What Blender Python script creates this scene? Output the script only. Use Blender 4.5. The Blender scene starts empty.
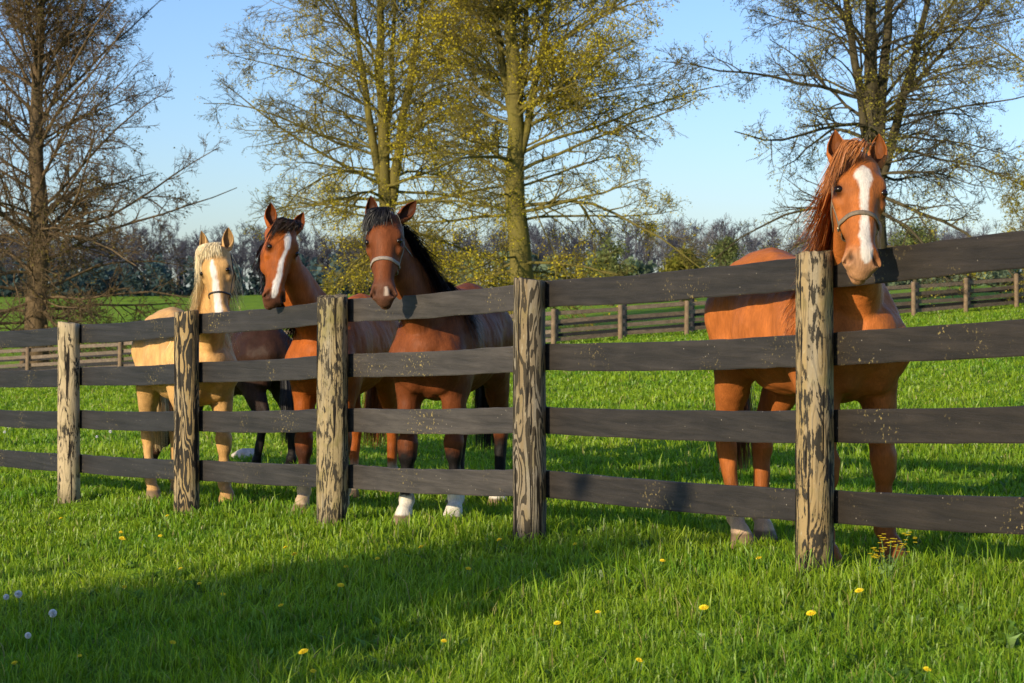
import bpy, math, random
import numpy as np
from mathutils import Vector, Matrix
rng = np.random.default_rng(7)
random.seed(7)
scene = bpy.context.scene
C = scene.collection
R = math.radians
EYE = 1.253            # the camera stands at x=y=0, its lens this high; ground there is z=0
FPX = 2000.0
SUN_AZ = R(42)         # direction the light travels, measured from +y towards +x
SUN_EL = R(16.5)

# ------------------------------------------------------------------ numpy helpers
def _hash(ix, iy, iz):
    h = (ix * 374761393 + iy * 668265263 + iz * 2147483647 + 1013904223) & 0xFFFFFFFF
    h = ((h ^ (h >> 13)) * 1274126177) & 0xFFFFFFFF
    return ((h ^ (h >> 16)) & 0xFFFF) / 65535.0
def vnoise(p):
    p = np.asarray(p, dtype=np.float64)
    i = np.floor(p).astype(np.int64); f = p - i
    f = f * f * (3 - 2 * f)
    x, y, z = i[..., 0], i[..., 1], i[..., 2]
    def L(a, b, t): return a + (b - a) * t
    fx, fy, fz = f[..., 0], f[..., 1], f[..., 2]
    return L(L(L(_hash(x, y, z), _hash(x + 1, y, z), fx), L(_hash(x, y + 1, z), _hash(x + 1, y + 1, z), fx), fy),
             L(L(_hash(x, y, z + 1), _hash(x + 1, y, z + 1), fx), L(_hash(x, y + 1, z + 1), _hash(x + 1, y + 1, z + 1), fx), fy), fz)
def fbm(p, o=3):
    p = np.asarray(p, dtype=np.float64); a, s, t = 1.0, 0.0, 0.0
    for k in range(o):
        s = s + a * vnoise(p * 2 ** k + 17.3 * k); t += a; a *= .5
    return s / t
def nrm(v):
    v = np.asarray(v, dtype=float)
    return v / (np.linalg.norm(v, axis=-1, keepdims=True) + 1e-12)
def sstep(a, b, x):
    t = np.clip((np.asarray(x, float) - a) / (b - a), 0, 1)
    return t * t * (3 - 2 * t)
def lerp(a, b, t): return a + (b - a) * t

def make_mesh(name, V, F4=None, F3=None, col=None, mat=None, parent=None, smooth=True):
    V = np.asarray(V, np.float32)
    me = bpy.data.meshes.new(name)
    F4 = np.zeros((0, 4), np.int32) if F4 is None or len(F4) == 0 else np.asarray(F4, np.int32)
    F3 = np.zeros((0, 3), np.int32) if F3 is None or len(F3) == 0 else np.asarray(F3, np.int32)
    n4, n3 = len(F4), len(F3)
    me.vertices.add(len(V)); me.vertices.foreach_set('co', V.ravel())
    me.loops.add(n4 * 4 + n3 * 3)
    me.loops.foreach_set('vertex_index', np.concatenate([F4.ravel(), F3.ravel()]).astype(np.int32))
    me.polygons.add(n4 + n3)
    st = np.concatenate([np.arange(n4) * 4, n4 * 4 + np.arange(n3) * 3]).astype(np.int32)
    me.polygons.foreach_set('loop_start', st)
    me.polygons.foreach_set('use_smooth', np.full(n4 + n3, smooth, dtype=bool))
    me.update(calc_edges=True)
    if col is not None:
        a = me.color_attributes.new('col', 'FLOAT_COLOR', 'POINT')
        c = np.ones((len(V), 4), np.float32); c[:, :3] = col
        a.data.foreach_set('color', c.ravel())
    if mat is not None: me.materials.append(mat)
    o = bpy.data.objects.new(name, me); C.objects.link(o)
    if parent is not None: o.parent = parent
    return o
class MB:
    """collects quads and triangles for one mesh"""
    def __init__(s): s.V, s.Q, s.T, s.K, s.n = [], [], [], [], 0
    def add(s, V, Q=None, T=None, col=None):
        V = np.asarray(V, float).reshape(-1, 3)
        if Q is not None and len(Q): s.Q.append(np.asarray(Q) + s.n)
        if T is not None and len(T): s.T.append(np.asarray(T) + s.n)
        s.V.append(V); s.n += len(V)
        s.K.append(np.broadcast_to(np.ones(3) if col is None else np.asarray(col, float), (len(V), 3)))
    def build(s, name, mat=None, parent=None, smooth=True):
        return make_mesh(name, np.concatenate(s.V), np.concatenate(s.Q) if s.Q else None, np.concatenate(s.T) if s.T else None,
                         np.concatenate(s.K), mat, parent, smooth)
def grid_faces(nu, nv, wrap_v=False):
    m = nv if wrap_v else nv - 1
    i, j = np.meshgrid(np.arange(nu - 1), np.arange(m), indexing='ij')
    j2 = (j + 1) % nv
    return np.stack([i * nv + j, i * nv + j2, (i + 1) * nv + j2, (i + 1) * nv + j], -1).reshape(-1, 4)
def tubes(P, Rr, sides=3, col=None):
    """P (n,k,3) polylines, Rr (n,k) radii -> V, Q (capless tubes)"""
    n, k, _ = P.shape
    T = np.empty_like(P)
    T[:, 1:-1] = P[:, 2:] - P[:, :-2]; T[:, 0] = P[:, 1] - P[:, 0]; T[:, -1] = P[:, -1] - P[:, -2]
    T = nrm(T)
    ref = np.where(np.abs(T[..., 2:3]) > .9, np.array([1., 0, 0]), np.array([0, 0, 1.]))
    A = nrm(np.cross(T, ref)); B = np.cross(T, A)
    a = np.arange(sides) * 2 * math.pi / sides
    V = P[:, :, None, :] + Rr[:, :, None, None] * (np.cos(a)[None, None, :, None] * A[:, :, None, :] + np.sin(a)[None, None, :, None] * B[:, :, None, :])
    q = grid_faces(k, sides, True)
    Q = (q[None] + (np.arange(n) * k * sides)[:, None, None]).reshape(-1, 4)
    return V.reshape(-1, 3), Q

def tag(o, label=None, cat=None, group=None, kind=None):
    if label: o['label'] = label
    if cat: o['category'] = cat
    if group: o['group'] = group
    if kind: o['kind'] = kind
    return o
def empty(name, loc=(0, 0, 0), rz=0):
    o = bpy.data.objects.new(name, None); C.objects.link(o)
    o.location = loc; o.rotation_euler = (0, 0, rz); o.empty_display_size = .2
    return o

# ------------------------------------------------------------------ node helpers
class NT:
    def __init__(s, name):
        s.m = bpy.data.materials.new(name); s.m.use_nodes = True
        s.t = s.m.node_tree; s.t.nodes.clear()
        s.out = s.t.nodes.new('ShaderNodeOutputMaterial')
    def n(s, typ, **kw):
        nd = s.t.nodes.new(typ)
        for k, v in kw.items():
            if k.startswith('i_'):
                key = k[2:]; key = int(key) if key.isdigit() else key.replace('_', ' ')
                s.set(nd, key, v)
            else: setattr(nd, k, v)
        return nd
    def set(s, nd, key, v):
        if isinstance(v, bpy.types.NodeSocket): s.t.links.new(v, nd.inputs[key])
        elif isinstance(v, bpy.types.Node): s.t.links.new(v.outputs[0], nd.inputs[key])
        else:
            sk = nd.inputs[key]
            if sk.type == 'RGBA' and hasattr(v, '__len__') and len(v) == 3: v = (*v, 1)
            sk.default_value = v
    def attr(s, name='col'): return s.n('ShaderNodeAttribute', attribute_name=name).outputs['Color']
    def coord(s, scale=(1, 1, 1), which='Object', loc=(0, 0, 0)):
        tc = s.n('ShaderNodeTexCoord')
        return s.n('ShaderNodeMapping', i_Vector=tc.outputs[which], i_Scale=scale, i_Location=loc).outputs[0]
    def noise(s, vec, scale, detail=4, rough=.55, dist=0):
        return s.n('ShaderNodeTexNoise', i_Vector=vec, i_Scale=scale, i_Detail=detail, i_Roughness=rough, i_Distortion=dist).outputs[0]
    def ramp(s, fac, stops, interp='LINEAR'):
        r = s.n('ShaderNodeValToRGB', i_Fac=fac); r.color_ramp.interpolation = interp
        e = r.color_ramp.elements
        while len(e) < len(stops): e.new(.5)
        for k, (p, c) in enumerate(stops):
            e[k].position = p
            e[k].color = (c, c, c, 1) if not hasattr(c, '__len__') else (*c, 1)
        return r.outputs[0]
    def mix(s, a, b, fac, mode='MIX'):
        m = s.n('ShaderNodeMix', data_type='RGBA', blend_type=mode)
        for idx, v in ((0, fac), (6, a), (7, b)): s.set(m, idx, v)
        return m.outputs[2]
    def math(s, op, a, b=0.0, c=0.0):
        m = s.n('ShaderNodeMath', operation=op); s.set(m, 0, a); s.set(m, 1, b); s.set(m, 2, c); return m.outputs[0]
    def bump(s, h, strength=.3, dist=.02):
        return s.n('ShaderNodeBump', i_Height=h, i_Strength=strength, i_Distance=dist).outputs[0]
    def done(s, shader):
        s.t.links.new(shader.outputs[0] if isinstance(shader, bpy.types.Node) else shader, s.out.inputs[0]); return s.m
    def pbr(s, color, rough=.7, normal=None, **kw):
        b = s.n('ShaderNodeBsdfPrincipled', i_Base_Color=color, i_Roughness=rough)
        if normal is not None: s.set(b, 'Normal', normal)
        for k, v in kw.items(): s.set(b, k.replace('_', ' '), v)
        return b

# ------------------------------------------------------------------ terrain
def ground(x, y):
    x = np.asarray(x, float); y = np.asarray(y, float)
    yy = np.clip(y, -60, 130)
    xx = 70 * np.tanh(x / 70)
    near = (.065 + .00013 * np.clip(yy - 15, 0, 200)) * xx - .0148 * yy + .00006 * yy * np.abs(yy)
    far = EYE + .35 + .004 * np.clip(y - 290, 0, 500) + .012 * xx
    b = sstep(92, 300, y)
    z = near * (1 - b) + far * b - .05
    return z + .03 * (np.sin(x * .9 + .7 * y) * np.sin(y * .6 - .4 * x)) * sstep(3, 20, np.abs(y))*.5
def pt(px, py, Y):     # a point of the place at depth Y that the measured photograph shows at px, py
    return np.array([(px - 512) / FPX * Y, Y, EYE + (295 - py) / FPX * Y])
def on_ground(px, py):  # where the sight line meets the ground
    lo, hi = 3.0, 120.0
    for _ in range(60):
        m = (lo + hi) / 2; p = pt(px, py, m)
        if p[2] > ground(p[0], p[1]): lo = m
        else: hi = m
    return pt(px, py, lo)
# ------------------------------------------------------------------ horses: one blended implicit surface each
class Field:
    def __init__(s, lo, hi, h):
        s.lo = np.array(lo, float); s.h = h
        s.n = np.ceil((np.array(hi) - s.lo) / h).astype(int) + 1
        s.v = np.full(s.n, 1.0, np.float32)
        s.ax = [s.lo[i] + np.arange(s.n[i]) * h for i in range(3)]
    def _win(s, lo, hi):
        a = np.clip(np.floor((np.array(lo) - s.lo) / s.h).astype(int), 0, s.n - 1)
        b = np.clip(np.ceil((np.array(hi) - s.lo) / s.h).astype(int) + 1, 1, s.n)
        return tuple(slice(a[i], b[i]) for i in range(3))
    def cone(s, a, b, ra, rb, k=.04, lat=None, sc=1.0, sub=False):
        a = np.array(a, float); b = np.array(b, float)
        m = max(ra, rb) * max(1, sc) + k + .03
        w = s._win(np.minimum(a, b) - m, np.maximum(a, b) + m)
        if any(x.stop <= x.start for x in w): return
        X = s.ax[0][w[0]][:, None, None]; Y = s.ax[1][w[1]][None, :, None]; Z = s.ax[2][w[2]][None, None, :]
        ab = b - a; L = float(ab @ ab) + 1e-9
        px, py, pz = X - a[0], Y - a[1], Z - a[2]
        t = np.clip((px * ab[0] + py * ab[1] + pz * ab[2]) / L, 0, 1)
        vx, vy, vz = px - t * ab[0], py - t * ab[1], pz - t * ab[2]
        q = vx * vx + vy * vy + vz * vz
        if lat is not None and sc != 1.0:
            ln = nrm(lat); vn = vx * ln[0] + vy * ln[1] + vz * ln[2]
            q = q + vn * vn * (1 / sc ** 2 - 1)
        d = (np.sqrt(np.maximum(q, 0)) - (ra + t * (rb - ra))) * (min(1, sc) + 1) / 2
        c = s.v[w]
        if sub:
            d = -d; hh = np.maximum(k - np.abs(c - d), 0) / k
            s.v[w] = np.maximum(c, d) + hh * hh * k * .25
        else:
            hh = np.maximum(k - np.abs(c - d), 0) / k
            s.v[w] = np.minimum(c, d) - hh * hh * k * .25
    def sample(s, p):
        g = (np.asarray(p, float) - s.lo) / s.h
        g = np.clip(g, 0, s.n - 1.001); i = g.astype(int); f = g - i
        v = s.v; o = 0
        for dx in (0, 1):
            for dy in (0, 1):
                for dz in (0, 1):
                    w = (f[..., 0] if dx else 1 - f[..., 0]) * (f[..., 1] if dy else 1 - f[..., 1]) * (f[..., 2] if dz else 1 - f[..., 2])
                    o = o + w * v[i[..., 0] + dx, i[..., 1] + dy, i[..., 2] + dz]
        return o
    def surf(s, o, d, far=.35, off=0.0):
        """first surface point going out from o along d"""
        o = np.asarray(o, float); d = nrm(d); T = np.linspace(0, far, 120)
        v = s.sample(o + T[:, None] * d)
        k = np.argmax(v > 0)
        if v[k] <= 0: return o + d * .1
        if k > 0: t = T[k - 1] + (T[k] - T[k - 1]) * v[k - 1] / (v[k - 1] - v[k])
        else: t = T[0]
        return o + d * (t + off)
    def mesh(s):
        v = s.v; neg = v < 0
        c = neg[:-1, :-1, :-1].astype(np.int8)
        tot = np.zeros_like(c)
        for dx in (0, 1):
            for dy in (0, 1):
                for dz in (0, 1):
                    tot += neg[dx:v.shape[0] - 1 + dx, dy:v.shape[1] - 1 + dy, dz:v.shape[2] - 1 + dz]
        I = np.argwhere((tot > 0) & (tot < 8))
        idx = np.full(tot.shape, -1, np.int32); idx[I[:, 0], I[:, 1], I[:, 2]] = np.arange(len(I))
        acc = np.zeros((len(I), 3)); cnt = np.zeros(len(I))
        cor = [(a, b, d) for a in (0, 1) for b in (0, 1) for d in (0, 1)]
        val = {k: v[I[:, 0] + k[0], I[:, 1] + k[1], I[:, 2] + k[2]] for k in cor}
        for k in cor:
            for ax in range(3):
                if k[ax]: continue
                k2 = tuple(1 if i == ax else k[i] for i in range(3))
                a, b = val[k], val[k2]; m = (a < 0) != (b < 0)
                t = np.where(m, a / np.where(m, a - b, 1), 0)
                p = np.array(k, float)[None].repeat(len(I), 0); p[:, ax] += t
                acc[m] += p[m]; cnt[m] += 1
        V = s.lo + (I + acc / cnt[:, None]) * s.h
        Q = []
        for ax in range(3):
            u, w = (ax + 1) % 3, (ax + 2) % 3
            sl0 = [slice(None)] * 3; sl1 = [slice(None)] * 3
            sl0[ax] = slice(0, -1); sl1[ax] = slice(1, None)
            A, B = neg[tuple(sl0)], neg[tuple(sl1)]
            E = np.argwhere(A != B)
            E = E[(E[:, u] > 0) & (E[:, w] > 0) & (E[:, u] < tot.shape[u]) & (E[:, w] < tot.shape[w])]
            fl = A[E[:, 0], E[:, 1], E[:, 2]]
            def at(du, dw):
                e = E.copy(); e[:, u] -= du; e[:, w] -= dw
                return idx[e[:, 0], e[:, 1], e[:, 2]]
            q = np.stack([at(1, 1), at(0, 1), at(0, 0), at(1, 0)], -1)
            q[~fl] = q[~fl][:, ::-1]
            Q.append(q)
        return V, np.concatenate(Q)

def ribbon(P, N, width, thick=.005):
    """strap: centre line P (k,3), outward normals N, a thin box section"""
    P = np.asarray(P); N = nrm(N); k = len(P)
    T = np.gradient(P, axis=0); T = nrm(T); S = nrm(np.cross(T, N))
    w = width / 2
    sec = [P + S * w, P + S * w * .85 + N * thick, P - S * w * .85 + N * thick, P - S * w, P - N * .004]
    V = np.stack(sec, 1).reshape(-1, 3)
    return V, grid_faces(k, 5, True)
def strands(P, W, Nrm, col):
    """hair: P (n,k,3) lines, W (n,k) widths, Nrm (n,k,3) outward -> flat ribbons"""
    n, k, _ = P.shape
    T = nrm(np.gradient(P, axis=1)); S = nrm(np.cross(T, Nrm))
    V = np.stack([P - S * W[..., None] / 2, P + S * W[..., None] / 2], 2).reshape(-1, 3)
    q = grid_faces(k, 2)
    Q = (q[None] + (np.arange(n) * k * 2)[:, None, None]).reshape(-1, 4)
    K = np.repeat(col, k * 2, axis=0)
    return V, Q, K

def coat_material():
    t = NT('horse_coat'); c = t.attr()
    v = t.coord((1, 1, 1))
    n1 = t.noise(v, 7, 4, .6); n2 = t.noise(t.coord((160, 160, 22)), 1, 2)
    fac = t.ramp(n1, [(.3, .80), (.7, 1.18)])
    col = t.mix(c, fac, 1.0, 'MULTIPLY')
    fac2 = t.ramp(n2, [(.3, .86), (.7, 1.12)])
    col = t.mix(col, fac2, 1.0, 'MULTIPLY')
    h = t.math('ADD', t.math('ADD', t.math('MULTIPLY', t.noise(v, 26, 3), 1.2), t.math('MULTIPLY', t.noise(v, 9, 2), 2.0)), n2)
    b = t.pbr(col, .5, t.bump(h, .35, .008), Sheen_Weight=.0, Sheen_Roughness=.3, Specular_IOR_Level=.11)
    t.set(b, 'Sheen Tint', t.mix(c, (1, .7, .4), .25))
    return t.done(b)
def hair_material():
    t = NT('horse_hair'); c = t.attr()
    n = t.noise(t.coord((90, 90, 12)), 1, 2)
    col = t.mix(c, t.ramp(n, [(.3, .7), (.7, 1.25)]), 1.0, 'MULTIPLY')
    d = t.pbr(col, .45, Specular_IOR_Level=.35)
    tr = t.n('ShaderNodeBsdfTranslucent', i_Color=col)
    return t.done(t.n('ShaderNodeMixShader', i_0=.18, i_1=d, i_2=tr))
def plain(name, color, rough=.5, metal=0.0, nscale=60, var=.25, spec=.5):
    t = NT(name); n = t.noise(t.coord(), nscale, 4)
    col = t.mix(color, t.ramp(n, [(.3, 1 - var), (.7, 1 + var)]), 1.0, 'MULTIPLY')
    return t.done(t.pbr(col, rough, t.bump(n, .15, .003), Metallic=metal, Specular_IOR_Level=spec))

COAT = coat_material(); HAIR = hair_material()
EYE_M = NT('horse_eye'); EYE_M = EYE_M.done(EYE_M.pbr((.012, .006, .004), .22, None, Specular_IOR_Level=.4))
RING_M = plain('halter_ring_brass', (.35, .28, .16), .35, .9)

def horse(name, label, root, head_ang, poll, fdir, yaw, coat, hair, points, opts):
    """root (x,y) of the mid body, head_ang plan heading, poll and fdir in the place's axes"""
    hx, hy = math.cos(head_ang), math.sin(head_ang)
    gz = float(ground(root[0], root[1]))
    S = opts.get('size', 1.0)
    M = np.array([[hx, hy, 0], [-hy, hx, 0], [0, 0, 1]])        # place -> horse axes
    def loc(p): return M @ (np.asarray(p, float) - np.array([root[0], root[1], gz])) / S
    poll_l = loc(poll)
    f = nrm(M @ nrm(fdir)); u = M @ np.array(opts.get('face', (-poll[0], -poll[1], 0)), float); u = nrm(u - f * (u @ f))
    cy, sy = math.cos(yaw), math.sin(yaw)
    l = np.cross(u, f); u, l = u * cy + l * sy, l * cy - u * sy
    def H(a, b, c=0.0): return poll_l + f * a + u * b + l * c
    h = opts.get('voxel', .009)
    # ------------- extents
    mz = H(.66, -.05)
    lo = np.minimum([-1.0, -.42, -.08], np.minimum(poll_l - .25, mz - .18))
    hi = np.maximum([.86, .42, 1.72], np.maximum(poll_l + .25, mz + .18))
    F = Field(lo, hi, h)
    Yv = np.array([0, 1., 0])
    c = F.cone
    # ------------- trunk
    c((.30, 0, 1.19), (-.15, 0, 1.175), .345, .325, .05, Yv, .80)
    c((-.15, 0, 1.175), (-.48, 0, 1.29), .325, .255, .08, Yv, .93)
    c((-.42, 0, 1.34), (-.63, 0, 1.29), .235, .195, .08, Yv, 1.08)
    c((.40, 0, 1.43), (.12, 0, 1.41), .14, .11, .12, Yv, .55)
    c((.15, 0, 1.41), (-.35, 0, 1.46), .095, .085, .12, Yv, 1.1)
    c((-.36, 0, 1.47), (-.58, 0, 1.38), .10, .10, .10)
    c((.40, 0, 1.16), (.58, 0, 1.15), .285, .21, .08, Yv, .92)
    c((.5, 0, .93), (.15, 0, .91), .10, .11, .08)
    c((-.70, 0, 1.36), (-.80, 0, 1.24), .06, .035, .05)
    for s in (-1, 1):
        c((.625, .085 * s, 1.06), (.59, .09 * s, .95), .105, .085, .05)
        # shoulder and upper arm
        c((.36, .14 * s, 1.42), (.60, .165 * s, 1.11), .11, .115, .08, Yv, .62)
        c((.60, .16 * s, 1.09), (.44, .165 * s, .93), .115, .115, .06, Yv, .85)
        c((.26, .19 * s, 1.22), (.38, .20 * s, 1.02), .13, .11, .07, Yv, .5)
        # haunch
        c((-.44, .12 * s, 1.40), (-.50, .12 * s, 1.26), .11, .17, .08)
        c((-.53, .135 * s, 1.22), (-.44, .175 * s, 1.00), .185, .13, .07, Yv, .78)
        c((-.66, .115 * s, 1.26), (-.61, .14 * s, 1.00), .15, .11, .05, Yv, .8)
    # ------------- legs
    legs = {}
    for key, (dx, dy) in opts['feet'].items():
        front = key[0] == 'f'; s = 1 if key[1] == 'l' else -1
        zt = .95
        base_y = .15 * s
        wx = root[0]; fx = .53 + dx if front else -.68 + dx
        wpos = np.array([root[0], root[1]]) + S * (fx * np.array([hx, hy]) + (base_y + dy) * np.array([-hy, hx]))
        dz = (float(ground(*wpos)) - gz) / S
        ben = opts.get('bend', {}).get(key, 0.0)
        def P(x, y, z):
            w = np.clip((zt - z) / zt, 0, 1)
            wz = np.clip((1.1 - z) / 1.1, 0, 1)
            kb = ben * math.exp(-((z - .5) / .22) ** 2)
            return np.array([x + dx * w + kb, y * s + dy * w, z + dz * wz])
        seg = []
        def g(a, b, ra, rb, k=.03, sc=1.0):
            lw = 1.22 if max(a[2], b[2]) < .7 else 1.14 if min(a[2], b[2]) < .7 else 1.05
            c(P(*a), P(*b), ra * lw, rb * (1.22 if b[2] < .7 else 1.1), k, Yv, sc); seg.append((P(*a), P(*b)))
        if front:
            g((.46, .16, .97), (.50, .15, .55), .10, .054, .05, .82)
            g((.525, .155, .88), (.515, .15, .68), .06, .045, .04)
            g((.508, .15, .53), (.51, .15, .45), .056, .050, .02)
            g((.53, .15, .51), (.53, .15, .475), .034, .030, .015)
            g((.505, .15, .45), (.50, .15, .20), .037, .031, .025, .9)
            g((.472, .15, .43), (.465, .15, .19), .024, .022, .02)
            g((.492, .15, .175), (.488, .15, .155), .042, .042, .02)
            g((.497, .15, .15), (.535, .15, .08), .034, .038, .02)
            g((.535, .15, .085), (.56, .15, .015), .045, .060, .012)
        else:
            g((-.45, .18, 1.0), (-.70, .155, .63), .125, .058, .05, .78)
            g((-.62, .15, .86), (-.785, .148, .635), .05, .026, .03)
            g((-.735, .148, .61), (-.722, .148, .52), .056, .048, .025, .85)
            g((-.79, .148, .64), (-.735, .148, .56), .028, .035, .02)
            g((-.728, .148, .52), (-.715, .148, .20), .042, .034, .025, .9)
            g((-.763, .148, .5), (-.75, .148, .19), .025, .022, .02)
            g((-.722, .148, .175), (-.72, .148, .155), .044, .044, .02)
            g((-.71, .148, .15), (-.668, .148, .08), .036, .039, .02)
            g((-.668, .148, .085), (-.645, .148, .015), .045, .059, .012)
        legs[key] = seg
    # ------------- neck
    E = H(.075, -.075)
    B0 = np.array([.36, 0, 1.27]); B1 = np.array([.66, 0, 1.36]) + np.array(opts.get('bow', (0, 0, 0)))
    nt = np.linspace(0, 1, 9); Np = ((1 - nt) ** 2)[:, None] * B0 + (2 * nt * (1 - nt))[:, None] * B1 + (nt ** 2)[:, None] * E
    Tn = nrm(np.gradient(Np, axis=0))
    Ln = nrm((1 - nt)[:, None] * Yv + nt[:, None] * l); Ln = nrm(Ln - Tn * np.sum(Ln * Tn, -1, keepdims=True))
    Dn = np.cross(Tn, Ln)
    Rn = np.interp(nt, [0, .35, .7, 1], [.29, .225, .165, .120]); Sn = np.interp(nt, [0, .5, 1], [.62, .56, .68])
    for i in range(8):
        c(Np[i], Np[i + 1], Rn[i], Rn[i + 1], .02, (Ln[i] + Ln[i + 1]) / 2, (Sn[i] + Sn[i + 1]) / 2)
    for s in (-1, 1):   # neck muscle ridge
        c(Np[2] + Ln[2] * s * .08 + Dn[2] * .05, Np[6] + Ln[6] * s * .06 + Dn[6] * .04, .07, .045, .06)
        c(Np[2] + Ln[2] * s * .07 - Dn[2] * .12, H(.20, -.12, .05 * s), .05, .035, .05)
    # ------------- head
    HW = opts.get('head_w', 1.16)
    def hc(a, b, ra, rb, k=.03, sc=1.0, sub=False):
        a = (*a, 0.0)[:3]; b = (*b, 0.0)[:3]; wd_ = 1 if sub else HW
        c(H(a[0], a[1], a[2] * HW), H(b[0], b[1], b[2] * HW), ra, rb, k, l, sc * wd_, sub)
    hc((.06, .0), (.16, .005), .100, .100, .04, .92)
    hc((.14, .0), (.50, .005), .100, .050, .04, .90)
    hc((.12, .062), (.48, .036), .045, .030, .04, 1.1)
    for s in (-1, 1):
        hc((.19, -.075, .046 * s), (.25, -.095, .043 * s), .105, .085, .03, .36)       # jaw disc
        hc((.20, -.01, .068 * s), (.36, -.012, .048 * s), .034, .018, .03)               # cheek crest
        hc((.140, .052, .066 * s), (.180, .046, .078 * s), .036, .030, .025)             # brow
        hc((.215, .02, .080 * s), (.24, .018, .076 * s), .026, .024, .02)
    hc((.30, -.07), (.50, -.055), .055, .036, .04, .8)                                     # lower jaw
    hc((.49, .004), (.545, -.004), .058, .050, .03, 1.05)
    hc((.545, -.018), (.575, -.026), .044, .033, .02, 1.25)                                   # muzzle
    hc((.54, -.068), (.585, -.060), .036, .025, .014, 1.2)                               # chin and lower lip
    for s in (-1, 1):
        hc((.495, .032, .034 * s), (.538, .016, .047 * s), .028, .032, .02)                # nostril flare
        hc((.508, .064, .043 * s), (.545, .042, .058 * s), .013, .018, .008, 1, True)
        hc((.54, .034, .056 * s), (.555, .006, .066 * s), .012, .009, .006, 1, True)
        hc((.178, .046, .112 * s), (.200, .041, .112 * s), .020, .018, .012, 1, True)     # eye socket
        hc((.160, .058, .088 * s), (.200, .060, .092 * s), .010, .009, .010)
    hc((.592, -.040, -.045), (.592, -.040, .045), .008, .008, .006, 1, True)               # mouth line
    for s in (-1, 1):
        hc((.590, -.041, .04 * s), (.50, -.048, .062 * s), .007, .005, .006, 1, True)
    V, Q = F.mesh()
    e_ = .006; gr = np.stack([F.sample(V + d_) - F.sample(V - d_) for d_ in np.eye(3) * e_], -1); gr = nrm(gr)
    body = 1 - .8 * (np.linalg.norm(V - H(.3, 0), axis=1) < .36)
    rib = np.sin(V[:, 0] * 62 + 2.2 * V[:, 2]) * np.exp(-((V[:, 0] + .02) / .26) ** 2 - ((V[:, 2] - 1.18) / .22) ** 2)
    V = V + gr * (body * (.022 * (fbm(V * 6.5 + 3, 2) - .5) + .010 * (fbm(V * np.array([22, 22, 9]) + 9, 2) - .5) + .0009 * rib))[:, None]
    # ------------- colours in head, leg and body terms
    hp = V - poll_l; hf, hu, hl = hp @ f, hp @ u, (hp @ l) / HW
    ishead = sstep(-.03, .05, hf) * (np.linalg.norm(hp - np.outer(np.clip(hf, 0, .6), f), axis=1) < np.interp(hf, [0, .3, .45, .6], [.20, .20, .14, .11]))
    nz = fbm(V * 9 + 3, 3); nz2 = fbm(V * 40 + 9, 2); nz3 = fbm(V * np.array([60, 60, 20]), 2)
    coat = np.array(coat, float)
    K = coat[None] * (.62 + .56 * nz + .20 * nz3)[:, None]
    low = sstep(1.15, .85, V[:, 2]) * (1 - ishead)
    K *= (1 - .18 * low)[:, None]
    dark = np.array(opts.get('dark', coat * .55), float)
    for key, sg in legs.items():
        zz = V[:, 2]; spec = points.get(key)
        d = np.full(len(V), 9.0)
        for a, b in sg:
            ab = b - a; t = np.clip(((V - a) @ ab) / (ab @ ab), 0, 1)
            d = np.minimum(d, np.linalg.norm(V - a - t[:, None] * ab, axis=1))
        on = d < .12
        if spec:
            for (z0, z1, cc) in spec:      # colour cc below z0 fading out at z1
                w = sstep(z1, z0, zz + (nz2 - .5) * .07 + (nz - .5) * .05) * on * (zz < .95)
                K = K * (1 - w[:, None]) + np.array(cc)[None] * w[:, None] * (.8 + .4 * nz3)[:, None]
        w = sstep(.065, .05, zz) * on
        hoof = np.array(opts.get('hoof', (.22, .15, .09)))
        K = K * (1 - w[:, None]) + hoof * w[:, None]
    ck = ishead * (np.exp(-((hf - .30) / .10) ** 2 - ((np.abs(hl) - .055) / .018) ** 2) * .22 + np.exp(-((hf - .44) / .06) ** 2) * sstep(.03, .05, np.abs(hl)) * .25 + .18 * np.exp(-((hf - .20) / .05) ** 2 - ((np.abs(hl) - .07) / .02) ** 2))
    K *= (1 - ck)[:, None] * (1 + .10 * ishead * (nz3 - .5))[:, None]
    mzc = np.array(opts.get('muzzle', coat * .35))
    w = ishead * sstep(opts.get('mz0', .43), .56, hf + (nz - .5) * .08) * opts.get('mzw', .9)
    K = K * (1 - w[:, None]) + mzc * w[:, None]
    if 'blaze' in opts:   # list of (f, centre, half width)
        bz = np.array(opts['blaze']); ctr = np.interp(hf, bz[:, 0], bz[:, 1]); wd = np.interp(hf, bz[:, 0], bz[:, 2], left=0, right=0)
        e = wd - np.abs(hl - ctr + (nz2 - .5) * .012) + (nz3 - .5) * .012
        w = sstep(-.007, .006, e) * (hu > -.01) * ishead * (wd > .001)
        wc = np.array(opts.get('white', (.80, .74, .66)))
        K = K * (1 - w[:, None]) + wc * w[:, None] * (.78 + .4 * nz3)[:, None]
    for s in (-1, 1):    # nostril, eye rims
        w = np.exp(-(((hf - .527 + (np.abs(hl) - .046) * .8) / .020) ** 2 + ((hl * s - .046) / .0115) ** 2)) * ishead * (hu > .0)
        K *= (1 - .85 * w)[:, None]
        ex = np.sqrt((hf - .187) ** 2 * .8 + (hu - .05) ** 2 + (hl - .095 * s) ** 2)
        w = sstep(.046, .020, ex) * ishead
        K *= (1 - .82 * w)[:, None]
        w = np.exp(-(((hf - .560) / .05) ** 2 + ((hu + .042) / .009) ** 2)) * ishead * (hf > .5)
        K *= (1 - .5 * w)[:, None]
    # ------------- ears joined to the same body mesh
    ears = opts.get('ears', {})
    Vs, Qs, Ks, nb = [V], [Q], [K], len(V)
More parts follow.
